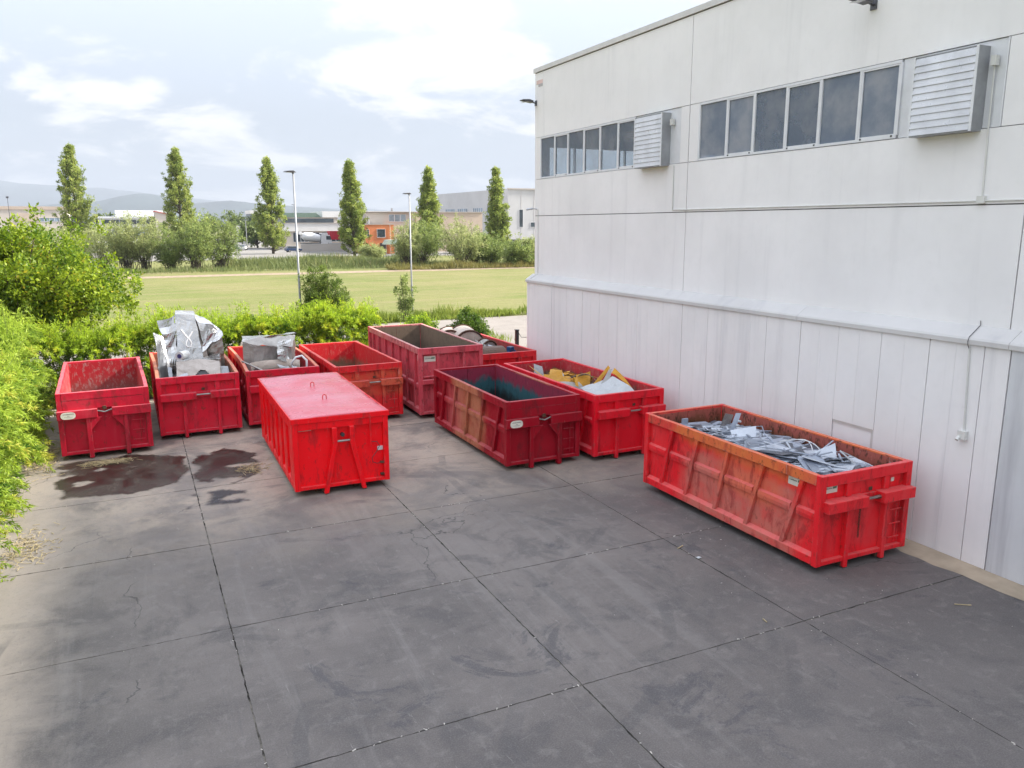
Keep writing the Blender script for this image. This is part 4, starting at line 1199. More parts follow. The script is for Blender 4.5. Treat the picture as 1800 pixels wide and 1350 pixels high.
EXT = {'s': 0.45, 'f': 0.42, 'b': 0.8}
def off(kind, idx, mat, a, b, z, rot):
    half = [0.35, 0.55, 0.8][idx] if kind == 'b' else max(abs(p[0]) + abs(p[1]) * 0.6 for p in {'s': offm, 'f': framem}[kind][idx].v)
    ex = half * abs(math.cos(rot[2])) + (0.02 if kind == 'b' else 0.2 * abs(math.sin(rot[2]))) + 0.17
    ey = half * abs(math.sin(rot[2])) + 0.35
    a = min(max(a, ex), 2.48 - ex) if ex < 1.24 else 1.24
    b = min(max(b, ey), 5.84 - ey)
    key = (kind, idx, mat)
    src = {'s': offm, 'f': framem, 'b': stripm}[kind][idx]
    nm = {'s': 'sheet_offcut', 'f': 'cut_out_frame', 'b': 'metal_strip'}[kind]
    if key not in proto:
        o = src.build(nm, M_OFF[mat]); proto[key] = o.data
    else:
        o = bpy.data.objects.new(nm, proto[key]); COL.objects.link(o)
    o.location = (jx + a, jy + b, z); o.rotation_euler = rot
    lab = {'s': ('flat grey sheet offcut in the heap filling the near container', 'metal sheet', 'sheet offcuts in the near container'),
           'f': ('punched grey frame lying in the heap of the near container', 'metal frame', 'punched frames in the near container'),
           'b': ('thin grey metal strip lying in the heap of the near container', 'metal strip', 'metal strips in the near container')}[kind]
    tag(o, *lab)
    return o
for k in range(150):
    a = random.uniform(0.45, 2.02); b = random.uniform(0.4, 5.3) ** 1.0
    z = heap_z(a, b) + random.uniform(-0.04, 0.08)
    off('s', random.randrange(7), random.choice([0, 1, 1, 2, 2, 3, 3]), a, b, z, (random.gauss(0, .09), random.gauss(0, .09), random.uniform(0, 6.28)))
for k in range(55):
    a = random.uniform(0.5, 2.0); b = random.uniform(0.5, 4.8)
    off('f', random.randrange(4), random.choice([0, 1, 2]), a, b, heap_z(a, b) + random.uniform(0.02, 0.11), (random.gauss(0, .08), random.gauss(0, .08), random.uniform(0, 6.28)))
for k in range(26):
    a = random.uniform(0.55, 1.9); b = random.uniform(0.8, 4.9)
    off('b', random.randrange(3), random.choice([0, 1, 2, 2]), a, b, heap_z(a, b) + random.uniform(0.02, 0.12), (random.gauss(0, .12), random.gauss(0, .16), random.uniform(0, 6.28)))
def big_off(name, corners, mat, label, cat='metal sheet', n=6, amp=0.02, seed=1):
    o = patch(corners, n, n, amp, 1.2, seed).build(name, mat, None, solid=0.008, loc=(jx, jy, 0))
    return tag(o, label, cat)
big_off('tilted_plate', [(1.15, 1.0, 1.64), (1.72, 1.2, 1.66), (2.12, 1.65, 1.98), (1.25, 1.75, 1.76)], M_OFF[1], 'wide pale plate tilted up over the heap near the rim')
big_off('corrugated_plate', [(1.5, 0.3, 1.66), (2.15, 0.5, 1.72), (2.2, 1.3, 1.78), (1.6, 1.15, 1.68)], M_OFF[1], 'pale plate at the front right corner of the heap', seed=4)
big_off('tilted_plate', [(0.8, 3.3, 1.6), (1.3, 3.2, 1.62), (1.6, 3.55, 1.98), (1.05, 3.8, 1.9)], M_OFF[1], 'pale plate tilted up in the rear half of the heap', seed=6)
big_off('flat_plate', [(0.35, 0.45, 1.66), (1.0, 0.4, 1.70), (1.1, 1.0, 1.75), (0.5, 1.1, 1.71)], M_OFF[0], 'flat bluish plate at the front left corner of the heap', seed=9)
big_off('flat_plate', [(0.5, 1.5, 1.76), (1.3, 1.75, 1.79), (1.15, 2.35, 1.82), (0.45, 2.1, 1.77)], M_OFF[1], 'flat pale plate along the left of the heap behind the tilted one', seed=10)
big_off('flat_plate', [(1.2, 2.3, 1.8), (1.95, 2.35, 1.78), (1.9, 3.0, 1.8), (1.25, 2.95, 1.83)], M_OFF[0], 'flat bluish plate under the white cables', seed=11)
big_off('upright_strip', [(1.15, 4.0, 1.65), (1.28, 3.95, 1.65), (1.52, 3.98, 2.22), (1.42, 4.05, 2.22)], M_OFF[0], 'upright pale strip with studs standing out of the heap', 'metal strip', seed=7)
for k in range(3):
    tag(MB().tube([(jx + 1.3 + 0.05 * k, jy + 3.93, 1.85 + 0.1 * k), (jx + 1.3 + 0.05 * k, jy + 3.86, 1.86 + 0.1 * k)], 0.028, 8).build('stud', M_WHT), 'round white stud on the upright strip', 'stud', 'studs on the upright strip')
def mesh_panel():
    m = MB()
    for k in range(26):
        t = k / 25
        m.tube([(-0.3 + 0.6 * t, 0, 0), (-0.3 + 0.6 * t, 0, 0.6)], 0.0035, 4)
        m.tube([(-0.3, 0.004, 0.6 * t), (0.3, 0.004, 0.6 * t)], 0.0035, 4)
    return m
o = mesh_panel().build('wire_mesh', M_STEEL, None, loc=(jx + 1.45, jy + 4.6, 1.5)); o.rotation_euler = (0.25, 0.25, 0.5)
tag(o, 'upright square of fine wire mesh at the rear of the heap', 'wire mesh')
o = mesh_panel().build('wire_mesh', M_STEEL, None, loc=(jx + 0.6, jy + 4.9, 1.35)); o.rotation_euler = (1.0, 0.1, 0.9)
tag(o, 'slanting wire mesh low at the rear left of the heap', 'wire mesh')
o = MB().box(-0.5, 0.5, -0.25, -0.22, 0, 0.02).box(-0.5, 0.5, 0.22, 0.25, 0, 0.02).box(0.47, 0.5, -0.22, 0.22, 0, 0.02).build('rectangular_frame', M_WHT, None, loc=(jx + 2.0, jy + 0.85, 1.72))
o.rotation_euler = (0.45, -0.15, 1.2)
tag(o, 'thin white rectangular frame at the front right of the heap', 'metal frame')
for k in range(2):
    pts = []
    for t in np.linspace(0, 1, 14):
        pts.append((jx + 1.75 + 0.28 * math.sin(t * 3 + k), jy + 1.9 + 1.0 * t, 1.72 + 0.16 * math.sin(math.pi * t) + 0.02 * k))
    tag(MB().tube(pts, 0.012, 6).build('cable', M_HOSE, smooth=True), 'white looped cable on top of the grey heap', 'cable', 'white cables on the grey heap')
tag(B(-0.09, 0.09, -0.02, 0.02, -0.12, 0.12).build('grey_block', M_OFF[0], None, loc=(jx + 0.95, jy + 5.4, 1.72), bevel=0.006), 'small grey metal block against the rear wall of the near container', 'metal block')

# container G: drums, brown tank, blue motor
gx, gy = 11.25, 26.46
def tank(name, c, d, r, ln, mat, label, hoop=True):
    e = empty(name, c, 0, label, 'drum')
    d = Vector(d).normalized()
    a, b = -d * ln / 2, d * ln / 2
    MB().tube([a, a * 0.985, b * 0.985, b], [r * 0.96, r, r, r * 0.96], 28).build('shell', mat, e, smooth=False)
    if hoop:
        side = d.orthogonal().normalized(); up = d.cross(side)
        for s in (a * 1.01, b * 1.01):
            pts = [s + (side * math.cos(t) + up * math.sin(t)) * r for t in np.linspace(0, 2 * math.pi, 25)]
            MB().tube(pts, 0.045, 6, False).build('hoop', M_RUSTY, e)
        pts = [a * 1.02 - Vector((1, 0, 0)) * r * 0.95, a * 1.02 + Vector((1, 0, 0)) * r * 0.95]
        MB().tube(pts, 0.04, 6).build('cross_bar', M_RUSTY, e)
        MB().tube([a * 1.0, a * 1.06], 0.09, 10).build('hub', M_RUSTY, e)
    return e
tank('steel_drum', (gx + 0.98, gy + 3.6, 1.92), (0.15, 1, 0.05), 0.62, 1.3, M_PALE, 'pale drum with a rusty hoop and cross bar, in the container by the warehouse corner')
tank('steel_drum', (gx + 0.35 + 0.16, gy + 4.3, 1.95), (0.3, 1, 0.0), 0.5, 1.1, M_PALE, 'pale drum with rusty hoop, furthest left in the container by the warehouse corner')
tank('steel_drum', (gx + 1.45, gy + 2.6, 1.72), (-0.3, 1, 0.1), 0.42, 0.4, M_GRY, 'grey wheel-like drum end leaning behind the brown tank')
tank('brown_tank', (gx + 0.85, gy + 1.1, 1.62), (1, 0.12, -0.05), 0.5, 1.3, M_TANK, 'rusty brown tank lying at the front of the container by the warehouse corner', False)
mo = empty('electric_motor', (gx + 1.75, gy + 0.95, 1.72), R(20), 'blue electric motor sitting beside the brown tank', 'motor')
MB().tube([(-0.22, 0, 0), (0.22, 0, 0)], 0.2, 16).build('motor_body', M_BLUE, mo)
for k in range(7):
    MB().tube([(-0.18 + 0.06 * k, 0, 0), (-0.165 + 0.06 * k, 0, 0)], 0.225, 16).build('cooling_fin', M_BLUE, mo)
B(-0.1, 0.12, -0.12, 0.1, 0.18, 0.34).build('terminal_box', M_BLUE, mo, bevel=0.01)
B(-0.2, 0.2, -0.2, 0.2, -0.4, -0.17).build('motor_foot', M_BLUE, mo, bevel=0.01)
MB().tube([(0.22, 0, 0), (0.36, 0, 0)], 0.04, 8).build('shaft', M_STEEL, mo)
va = empty('pipe_fittings', (gx + 1.1, gy + 2.0, 1.95), 0, 'tangle of grey pipe fittings on top of the drums', 'pipe fittings')
for k in range(7):
    p = Vector((random.uniform(-.35, .35), random.uniform(-.3, .3), random.uniform(-.1, .12)))
    q = p + Vector((random.uniform(-.25, .25), random.uniform(-.25, .25), random.uniform(-.1, .2)))
    MB().tube([p, q], 0.045, 8).build('pipe', random.choice([M_STEEL, M_GRY, M_ZINC]), va)
tag(MB().grid(10, 10, lambda u, v: (gx + 0.15 + 2.1 * u, gy + 0.2 + 5.5 * v, 1.15 + 0.12 * mnoise.noise((u * 6, v * 9, 4)))).build('rust_heap', M_RUSTY), 'rusty scrap filling the bottom of the container by the warehouse corner', 'scrap heap', kind='stuff')
# loads also rest on scrap filling the lower part of B, C and I
for (x0, y0, w_, l_, z_, mt) in ((bx, by, 2.48, 5.8, 1.25, M_ZINC), (cx, cy, 2.41, 6.0, 1.2, M_SOOT), (ix, iy, 2.4, 6.0, 1.18, M_GRY)):
    tag(MB().grid(12, 26, lambda u, v: (x0 + 0.2 + (w_ - 0.4) * u, y0 + 0.2 + (l_ - 0.5) * v, z_ + 0.2 * mnoise.noise((u * 6, v * 14, x0)) + 0.1 * mnoise.noise((u * 17, v * 34, x0)))).build('scrap_bed', mt),
        {bx: 'silvery scrap bed under the stainless hood', cx: 'sooty scrap bed under the grey casing', ix: 'grey scrap bed under the yellow sheets'}[x0], 'scrap heap', kind='stuff')

# ------------------------------------------------------------------ foliage
def mat_leaf(name, c1, c2, c3=None, trans=0.45):
    g = G(name)
    r = g.attr('rnd')
    n = g.N.new('ShaderNodeValToRGB')
    n.color_ramp.elements[0].color = (*c1, 1)
    n.color_ramp.elements[1].color = (*c2, 1)
    if c3:
        e = n.color_ramp.elements.new(0.95); e.color = (*c2, 1)
        n.color_ramp.elements[-1].color = (*c3, 1)
    g.L.new(r, n.inputs[0])
    col = n.outputs[0]
    g.done(col, 0.5, 0, 0.25)
    tr = g.N.new('ShaderNodeBsdfTranslucent')
    g.L.new(col, tr.inputs[0])
    mx = g.N.new('ShaderNodeMixShader'); mx.inputs[0].default_value = trans
    g.L.new(g.bsdf.outputs[0], mx.inputs[1]); g.L.new(tr.outputs[0], mx.inputs[2])
    g.L.new(mx.outputs[0], g.out.inputs['Surface'])
    return g.m


def unit(v):
    return v / (np.linalg.norm(v, axis=1, keepdims=True) + 1e-9)


def leaf_object(name, mat, pos, dirs, length, width, rnd, parent=None):
    """pos (n,3) leaf bases; dirs (n,3) leaf directions; one kite-shaped folded leaf each"""
    n = len(pos)
    d = unit(dirs)
    a = unit(np.cross(d, rng.normal(size=(n, 3))))
    nn = np.cross(d, a)
    L_ = (length * rng.uniform(0.65, 1.3, n))[:, None]
    W_ = (width * rng.uniform(0.7, 1.25, n))[:, None]
    v = np.empty((n, 4, 3))
    v[:, 0] = pos
    v[:, 1] = pos + d * L_ * 0.42 + a * W_ + nn * L_ * 0.06
    v[:, 2] = pos + d * L_ - nn * L_ * 0.12
    v[:, 3] = pos + d * L_ * 0.42 - a * W_ + nn * L_ * 0.06
    me = bpy.data.meshes.new(name)
    me.vertices.add(n * 4); me.loops.add(n * 4); me.polygons.add(n)
    me.vertices.foreach_set('co', v.reshape(-1))
    me.loops.foreach_set('vertex_index', np.arange(n * 4, dtype=np.int32))
    me.polygons.foreach_set('loop_start', np.arange(0, n * 4, 4, dtype=np.int32))
    at = me.attributes.new('rnd', 'FLOAT', 'POINT')
    at.data.foreach_set('value', np.repeat(np.clip(rnd, 0, 1), 4).astype(np.float32))
    me.update(calc_edges=True)
    me.materials.append(mat)
    o = bpy.data.objects.new(name, me)
    COL.objects.link(o)
    if parent: o.parent = parent
    o['kind'] = 'stuff'
    return o


def clump_leaves(cent, rad, per, out=None, up=0.3, tone=None, spread=0.6):
    """leaves around clump centres; each clump has a tone of its own"""
    n = len(cent)
    k = np.repeat(np.arange(n), per)
    off = rng.normal(size=(n * per, 3))
    off = unit(off) * (rng.uniform(0, 1, (n * per, 1)) ** 0.5)
    r = rad[k][:, None] if isinstance(rad, np.ndarray) else rad
    pos = cent[k] + off * r
    d = off + rng.normal(size=off.shape) * spread + np.array([0, 0, up])
    if out is not None: d = d + out[k]
    t = (tone if tone is not None else rng.uniform(0.15, 0.85, n))[k] + rng.normal(size=n * per) * 0.16
    return pos, d, t


def sprays(base, dirs, length, per, tone):
    """arching leafy shoots: leaves strung along drooping curves"""
    n = len(base)
    k = np.repeat(np.arange(n), per)
    t = rng.uniform(0.08, 1.0, n * per)[:, None]
    d = unit(dirs)[k]
    Ln = (length * rng.uniform(0.6, 1.35, n))[k][:, None]
    down = np.array([0, 0, -1.0])
    pos = base[k] + d * Ln * t + down * (0.55 * Ln * t * t)
    pos = pos + rng.normal(size=pos.shape) * 0.05 * (1.15 - t)
    tang = d + down * (1.1 * t)
    ld = unit(tang) * 0.8 + rng.normal(size=pos.shape) * 0.55 + down * 0.15
    tn = tone[k] + 0.28 * (t[:, 0] - 0.45) + rng.normal(size=n * per) * 0.1
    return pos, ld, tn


M_BARK = plain('bark', (0.085, 0.065, 0.05), 0.9, var=0.3, scale=4)
M_CULM = plain('green_culm', (0.12, 0.14, 0.04), 0.7, var=0.3, scale=3)
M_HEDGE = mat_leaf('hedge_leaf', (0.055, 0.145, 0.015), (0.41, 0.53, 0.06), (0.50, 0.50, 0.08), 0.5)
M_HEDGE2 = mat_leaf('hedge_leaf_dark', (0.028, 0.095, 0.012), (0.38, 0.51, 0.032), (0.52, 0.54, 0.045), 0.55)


def hedge(name, label, path, half, top, n_cl, per, rad, mat, culm_n, leaf=(0.15, 0.017), plume_n=200, both=True, tone_dir=None):
    """path: list of (x,y); half: half thickness; top: fn(s)->height"""
    e = empty(name, (path[0][0], path[0][1], 0), 0, label, 'hedge')
    o0 = np.array([path[0][0], path[0][1], 0.0])
    P_ = np.array(path, float)
    seg = np.linalg.norm(np.diff(P_, axis=0), axis=1)
    cum = np.concatenate([[0], np.cumsum(seg)])
    def at(s):
        x = np.interp(s, cum, P_[:, 0]); y = np.interp(s, cum, P_[:, 1])
        i = np.clip(np.searchsorted(cum, s) - 1, 0, len(seg) - 1)
        t = (P_[i + 1] - P_[i]) / seg[i][:, None]
        return np.stack([x, y], 1), np.stack([-t[:, 1], t[:, 0]], 1)
    s = rng.uniform(0, cum[-1], n_cl)
    c, nrm = at(s)
    tp = np.array([top(q) for q in s])
    # cross-section: angle over an upright half-ellipse plus inner fill
    side = rng.uniform(-1, 1, n_cl)
    hz = rng.uniform(0.02, 1, n_cl)
    face = rng.uniform(0, 1, n_cl)
    lat = np.where(face < 0.66, np.sign(side) * (1 - 0.25 * hz ** 3), side)
    z = np.where(face < 0.66, hz, 0.9 + 0.1 * (1 - side ** 2)) * tp
    inner_ = rng.uniform(0, 1, n_cl) < 0.38
    lat = np.where(inner_, lat * 0.6, lat)
    bul = np.array([0.36 * mnoise.noise((q * 0.8, w * 1.1, 3.3)) + 0.34 * mnoise.noise((q * 2.0, w * 1.9, 1.3)) for q, w in zip(s, z)])
    latd = lat * (half + bul)
    cent = np.stack([c[:, 0] + nrm[:, 0] * latd, c[:, 1] + nrm[:, 1] * latd, z + bul * 0.6], 1)
    cent[:, 2] = np.maximum(cent[:, 2], 0.08)
    out = np.stack([nrm[:, 0] * np.sign(lat), nrm[:, 1] * np.sign(lat), 0.25 * np.ones(n_cl)], 1) * 0.45
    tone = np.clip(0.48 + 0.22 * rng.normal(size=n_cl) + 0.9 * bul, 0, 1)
    dv = out * 1.2 + rng.normal(size=(n_cl, 3)) * 0.55 + np.array([0, 0, 0.75])
    pos, d, t = sprays(cent - o0 - out * 0.45, dv, rad * 2.4, per, tone)
    # wispy plumes above the top
    ps = rng.uniform(0, cum[-1], plume_n)
    pc, pn = at(ps)
    pt = np.array([top(q) for q in ps])
    k = 46
    stem = MB()
    pp, dd, tt = [], [], []
    for i in range(plume_n):
        lt = rng.uniform(-0.9, 0.9) * half
        b = np.array([pc[i, 0] + pn[i, 0] * lt, pc[i, 1] + pn[i, 1] * lt, pt[i] * rng.uniform(0.8, 0.98)]) - o0
        h = rng.uniform(0.3, 1.15)
        lean = np.array([rng.normal() * 0.22, rng.normal() * 0.22, 1.0])
        u = rng.uniform(0, 1, k)
        q = b + lean * (u * h)[:, None] + rng.normal(size=(k, 3)) * (0.10 * (1.05 - u * 0.75))[:, None]
        pp.append(q); dd.append(rng.normal(size=(k, 3)) * 0.7 + np.array([0, 0, 0.7])); tt.append(np.full(k, rng.uniform(0.55, 1.0)))
        stem.tube([tuple(b), tuple(b + lean * h * 0.95)], 0.005, 3, False)
    pos = np.concatenate([pos] + pp); d = np.concatenate([d] + dd); t = np.concatenate([t] + tt)
    leaf_object('foliage', mat, pos, d, leaf[0], leaf[1], t, e)
    cs = rng.uniform(0, cum[-1], culm_n)
    cc, cn = at(cs)
    for i in range(culm_n):
        lt = rng.uniform(-0.7, 0.7) * half
        x, y = cc[i] + cn[i] * lt - o0[:2]
        h = top(cs[i]) * rng.uniform(0.85, 1.02)
        stem.tube([(x, y, 0), (x + rng.normal() * 0.1, y + rng.normal() * 0.1, h * 0.5), (x + rng.normal() * 0.2, y + rng.normal() * 0.2, h)], [0.02, 0.016, 0.006], 4, False)
    st = stem.build('stems', M_CULM, e); st['kind'] = 'stuff'
    return e


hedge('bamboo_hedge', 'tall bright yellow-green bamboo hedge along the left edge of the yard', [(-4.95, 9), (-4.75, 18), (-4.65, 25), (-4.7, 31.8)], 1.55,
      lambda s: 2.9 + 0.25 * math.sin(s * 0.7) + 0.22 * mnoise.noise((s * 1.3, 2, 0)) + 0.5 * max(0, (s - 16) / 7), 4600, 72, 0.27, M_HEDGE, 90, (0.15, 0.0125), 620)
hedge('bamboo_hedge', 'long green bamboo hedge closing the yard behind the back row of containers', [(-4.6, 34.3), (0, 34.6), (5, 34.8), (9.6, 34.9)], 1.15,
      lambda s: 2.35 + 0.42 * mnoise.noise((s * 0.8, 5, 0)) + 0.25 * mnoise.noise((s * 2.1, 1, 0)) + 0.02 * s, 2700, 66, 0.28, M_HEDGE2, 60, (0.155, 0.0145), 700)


def limbs_tree(name, label, cat, base, trunk, limbs, leafmat, cl_pts, cl_rad, per, leaf, up=0.2, group=None, spread=0.7, tone=None, out=None):
    e = empty(name, base, 0, label, cat, group)
    tm = MB()
    tm.tube(trunk[0], trunk[1], 8)
    tm.build('trunk', M_BARK, e, smooth=True)
    if limbs:
        lm = MB()
        for pts, r in limbs: lm.tube(pts, r, 5, False)
        o = lm.build('limbs', M_BARK, e, smooth=True); o['kind'] = 'stuff'
    pos, d, t = clump_leaves(np.array(cl_pts), np.array(cl_rad), per, out, up, tone, spread)
    leaf_object('crown', leafmat, pos, d, leaf[0], leaf[1], t, e)
    return e


def bushy(name, label, cat, base, rx, rz, zc, n_limb, n_cl, per, leaf, mat, trunk_r=0.12, group=None, multi=1, seed=0, droop=0.0, shape=None, skew=(0, 0), up=0.2, crad=0.32):
    """generic broadleaf: limbs from the trunk to the crown shell with clumps along them"""
    rs = np.random.default_rng(seed)
    limbs, cl, cr = [], [], []
    top = zc + rz
    for i in range(n_limb):
        th = rs.uniform(0, 2 * math.pi); ph = rs.uniform(-0.45, 1.0)
        el = math.asin(max(-1, min(1, ph)))
        rr = rs.uniform(0.72, 1.08)
        q = np.array([rx * math.cos(th) * math.cos(el) * rr + skew[0] * rs.uniform(0, 1), rx * math.sin(th) * math.cos(el) * rr + skew[1] * rs.uniform(0, 1), zc + rz * math.sin(el) * rr])
        if shape: q = shape(q, rs)
        sx, sy = (rs.normal() * 0.12 * multi, rs.normal() * 0.12 * multi) if multi > 1 else (0, 0)
        b = np.array([sx, sy, max(0.02, zc - rz) * rs.uniform(0.4, 1.0) if multi == 1 else 0.02])
        mid_ = b + (q - b) * 0.5 + np.array([0, 0, 0.15 * rz])
        limbs.append(([tuple(b), tuple(mid_), tuple(q)], [trunk_r * 0.45, trunk_r * 0.25, 0.01]))
        m = max(2, n_cl // n_limb)
        for j in range(m):
            t = rs.uniform(0.42, 1.04)
            p = (1 - t) ** 2 * b + 2 * t * (1 - t) * mid_ + t * t * q
            p = p + rs.normal(size=3) * 0.13 * rx
            p[2] -= droop * rs.uniform(0, 1)
            p[2] = max(p[2], 0.15)
            cl.append(p); cr.append(crad * rs.uniform(0.6, 1.25))
    hz = max(0.3, zc - rz * 0.2)
    trunk = ([(0, 0, -0.05), (rs.normal() * 0.04, rs.normal() * 0.04, hz * 0.5), (rs.normal() * 0.1, rs.normal() * 0.1, hz)], [trunk_r, trunk_r * 0.8, trunk_r * 0.45])
    return limbs_tree(name, label, cat, base, trunk, limbs, mat, cl, cr, per, leaf, up, group)


M_TREE = mat_leaf('broad_leaf', (0.05, 0.12, 0.011), (0.31, 0.39, 0.024), (0.42, 0.36, 0.03), 0.48)
M_WILLOW = mat_leaf('willow_leaf', (0.24, 0.29, 0.11), (0.42, 0.45, 0.19), (0.44, 0.42, 0.2), 0.45)
M_WILLOWD = mat_leaf('willow_leaf_dark', (0.13, 0.19, 0.055), (0.33, 0.39, 0.12), None, 0.45)
M_POPLAR = mat_leaf('poplar_leaf', (0.13, 0.19, 0.042), (0.42, 0.48, 0.12), (0.5, 0.47, 0.13), 0.45)
M_SHRUB = mat_leaf('shrub_leaf', (0.035, 0.085, 0.012), (0.12, 0.18, 0.02), None, 0.42)
M_SHRUB2 = mat_leaf('shrub_leaf_mid', (0.06, 0.11, 0.02), (0.20, 0.26, 0.045), None, 0.42)
M_DISTT = mat_leaf('distant_leaf', (0.07, 0.11, 0.04), (0.18, 0.22, 0.07), None, 0.35)

# big broadleaf behind the left hedge, reaching out to the right
bushy('broadleaf_tree', 'large dense broadleaf tree with low spreading boughs behind the left hedge', 'tree', (-4.6, 39.0, 0), 3.7, 2.15, 4.3, 80, 1150, 60, (0.16, 0.045), M_TREE, 0.2, seed=5, skew=(0.9, -0.3), crad=0.40)
bushy('leafy_shrub', 'wide-spreading green shrub tree just beyond the hedge, beside the nearer lamp post', 'shrub', (9.4, 43.5, 0), 1.3, 2.1, 2.35, 60, 620, 46, (0.13, 0.026), M_SHRUB2, 0.07, seed=8, multi=3, up=0.9, crad=0.22)
bushy('thin_sapling', 'thin sparse sapling beside the further lamp post', 'sapling', (15.1, 47.0, 0), 0.55, 1.9, 2.3, 14, 70, 30, (0.14, 0.03), M_WILLOWD, 0.035, seed=9, up=0.8, crad=0.2)
bushy('round_bush', 'dark green rounded bush at the road beyond the tall container', 'bush', (16.95, 41.5, 0), 1.05, 0.95, 1.05, 40, 320, 50, (0.12, 0.035), M_SHRUB, 0.06, seed=11, multi=3, crad=0.24)
for k, (x, y, r_, h_) in enumerate(((11.4, 37.0, 0.9, 1.7), (12.6, 38.6, 0.8, 1.5), (13.8, 40.5, 1.0, 1.9), (11.0, 39.5, 0.8, 1.5), (14.9, 44.0, 0.7, 1.3))):
    bushy('verge_bush', ['low light green bush right behind the tall faded container', 'low light green bush between the tall container and the road', 'light green bush left of the dark rounded bush', 'light green bush behind the right end of the back hedge', 'small light green bush at the foot of the sapling'][k],
          'bush', (x, y, 0), r_, h_ * 0.5, h_ * 0.55, 24, 150, 42, (0.15, 0.022), M_HEDGE2, 0.05, seed=20 + k, multi=3, crad=0.25, group='light green bushes along the road')

# tall grass along the far side of the road
def grass_strip(name, label, x0, x1, yf, wid, n, h, mat, cat='grass'):
    x = rng.uniform(x0, x1, n)
    y = np.array([yf(q) for q in x]) + rng.normal(size=n) * wid
    pos = np.stack([x, y, np.full(n, -0.1)], 1)
    d = np.stack([rng.normal(size=n) * 0.28, rng.normal(size=n) * 0.28, np.ones(n)], 1)
    hv = np.array([0.75 + 0.5 * mnoise.noise((q * 0.25, w * 0.25, 2)) for q, w in zip(x, y)])
    keepm = np.array([mnoise.noise((q * 0.12, w * 0.4, 7)) + 0.5 * mnoise.noise((q * 0.5, w * 0.9, 1)) for q, w in zip(x, y)]) > -0.28 + 0.3 * rng.normal(size=n)
    x, y, pos, d, hv = x[keepm], y[keepm], pos[keepm], d[keepm], hv[keepm]; n = len(x)
    hs = np.clip(np.array([0.62 + 0.75 * mnoise.noise((q * 0.16, w * 0.3, 4)) + 0.3 * mnoise.noise((q * 0.7, w * 0.7, 9)) for q, w in zip(x, y)]), 0.2, 1.4)
    o = leaf_object(name, mat, pos, d * 1.0, h * hs, h * 0.035, np.clip(hv - 0.3 + rng.normal(size=n) * 0.2, 0, 1))
    return tag(o, label, cat, kind='stuff')
M_TALLG = mat_leaf('tall_grass_leaf', (0.12, 0.18, 0.03), (0.24, 0.28, 0.05), (0.34, 0.30, 0.12), 0.45)
M_GREYG = mat_leaf('reed_leaf', (0.10, 0.14, 0.05), (0.22, 0.24, 0.085), (0.36, 0.31, 0.15), 0.4)
M_DRYG = mat_leaf('dry_grass_leaf', (0.15, 0.15, 0.04), (0.24, 0.21, 0.07), (0.30, 0.22, 0.1), 0.35)
grass_strip('tall_grass', 'tall green grass lining the far side of the road', 8, 40, lambda x: 55.0, 0.55, 12000, 1.0, M_TALLG)
grass_strip('tall_grass', 'rough green grass below the far trees at the end of the field', -60, 90, lambda x: 131 - 0.06 * x, 3.0, 26000, 1.1, M_GREYG)
grass_strip('dry_grass', 'dry yellow grass at the foot of the trees across the field', 36, 75, lambda x: 123 - 0.08 * x, 1.2, 9000, 1.2, M_DRYG)
grass_strip('roadside_weeds', 'mixed weeds between the back hedge and the road', -4, 20, lambda x: 38.6 + 0.25 * x, 1.1, 15000, 0.6, M_TALLG)
grass_strip('reed_bank', 'thick reedy bank across the field before the factory', 14, 46, lambda x: 142 - 0.1 * x, 4.0, 20000, 1.9, M_GREYG)

# willows and young trees along the end of the field
W = [(-4.2, 143.4, 7.2, 4.6), (1.8, 137.2, 8.9, 3.3), (-0.6, 138.1, 8.0, 2.6), (5.4, 135.3, 6.8, 2.6), (9.0, 133.1, 8.0, 3.0), (12.9, 135.2, 8.6, 3.1), (-9.5, 148.8, 7.0, 4.4), (-15, 146, 7.4, 4.0),
     (45.2, 130.1, 8.6, 3.7), (49.6, 123.9, 8.2, 3.5), (53.0, 126.3, 6.6, 3.0), (55.6, 124.9, 5.6, 2.6), (58.2, 119.5, 5.0, 2.4), (41.8, 128.0, 7.0, 2.4), (61.0, 121, 4.8, 2.2), (43.5, 156, 3.0, 2.3)]
WL = ['pale willow behind the big broadleaf tree', 'tallest feathery willow left of the second poplar', 'feathery willow with a slim top left of the tallest one', 'grey-green willow just left of the second poplar\'s foot', 'rounded dark green willow right in front of the second poplar', 'rounded tree with low crown between second and third poplar',
      'pale spreading willow below the first poplar', 'pale willow left of the first poplar behind the broadleaf tree', 'dense round willow in front of the fifth poplar', 'light green willow right of the fifth poplar', 'lower willow between fifth and sixth poplar', 'small willow left of the sixth poplar', 'small bush below the sixth poplar',
      'narrow leafy willow next to the further lamp post', 'small bush closest to the warehouse corner across the field', 'little pale tree before the orange building']
for k, (x, y, h, r_) in enumerate(W):
    mt = M_WILLOWD if k in (3, 4, 5, 8, 10, 11, 12) else M_WILLOW
    bushy('willow', WL[k], 'tree', (x, y, -0.1), r_ * 1.1, h * 0.46, h * 0.60, 46, 430, 21, (0.31, 0.055), mt, 0.11, 'willows and young trees at the end of the field', multi=4, seed=40 + k, droop=0.7, up=0.5, crad=0.42)


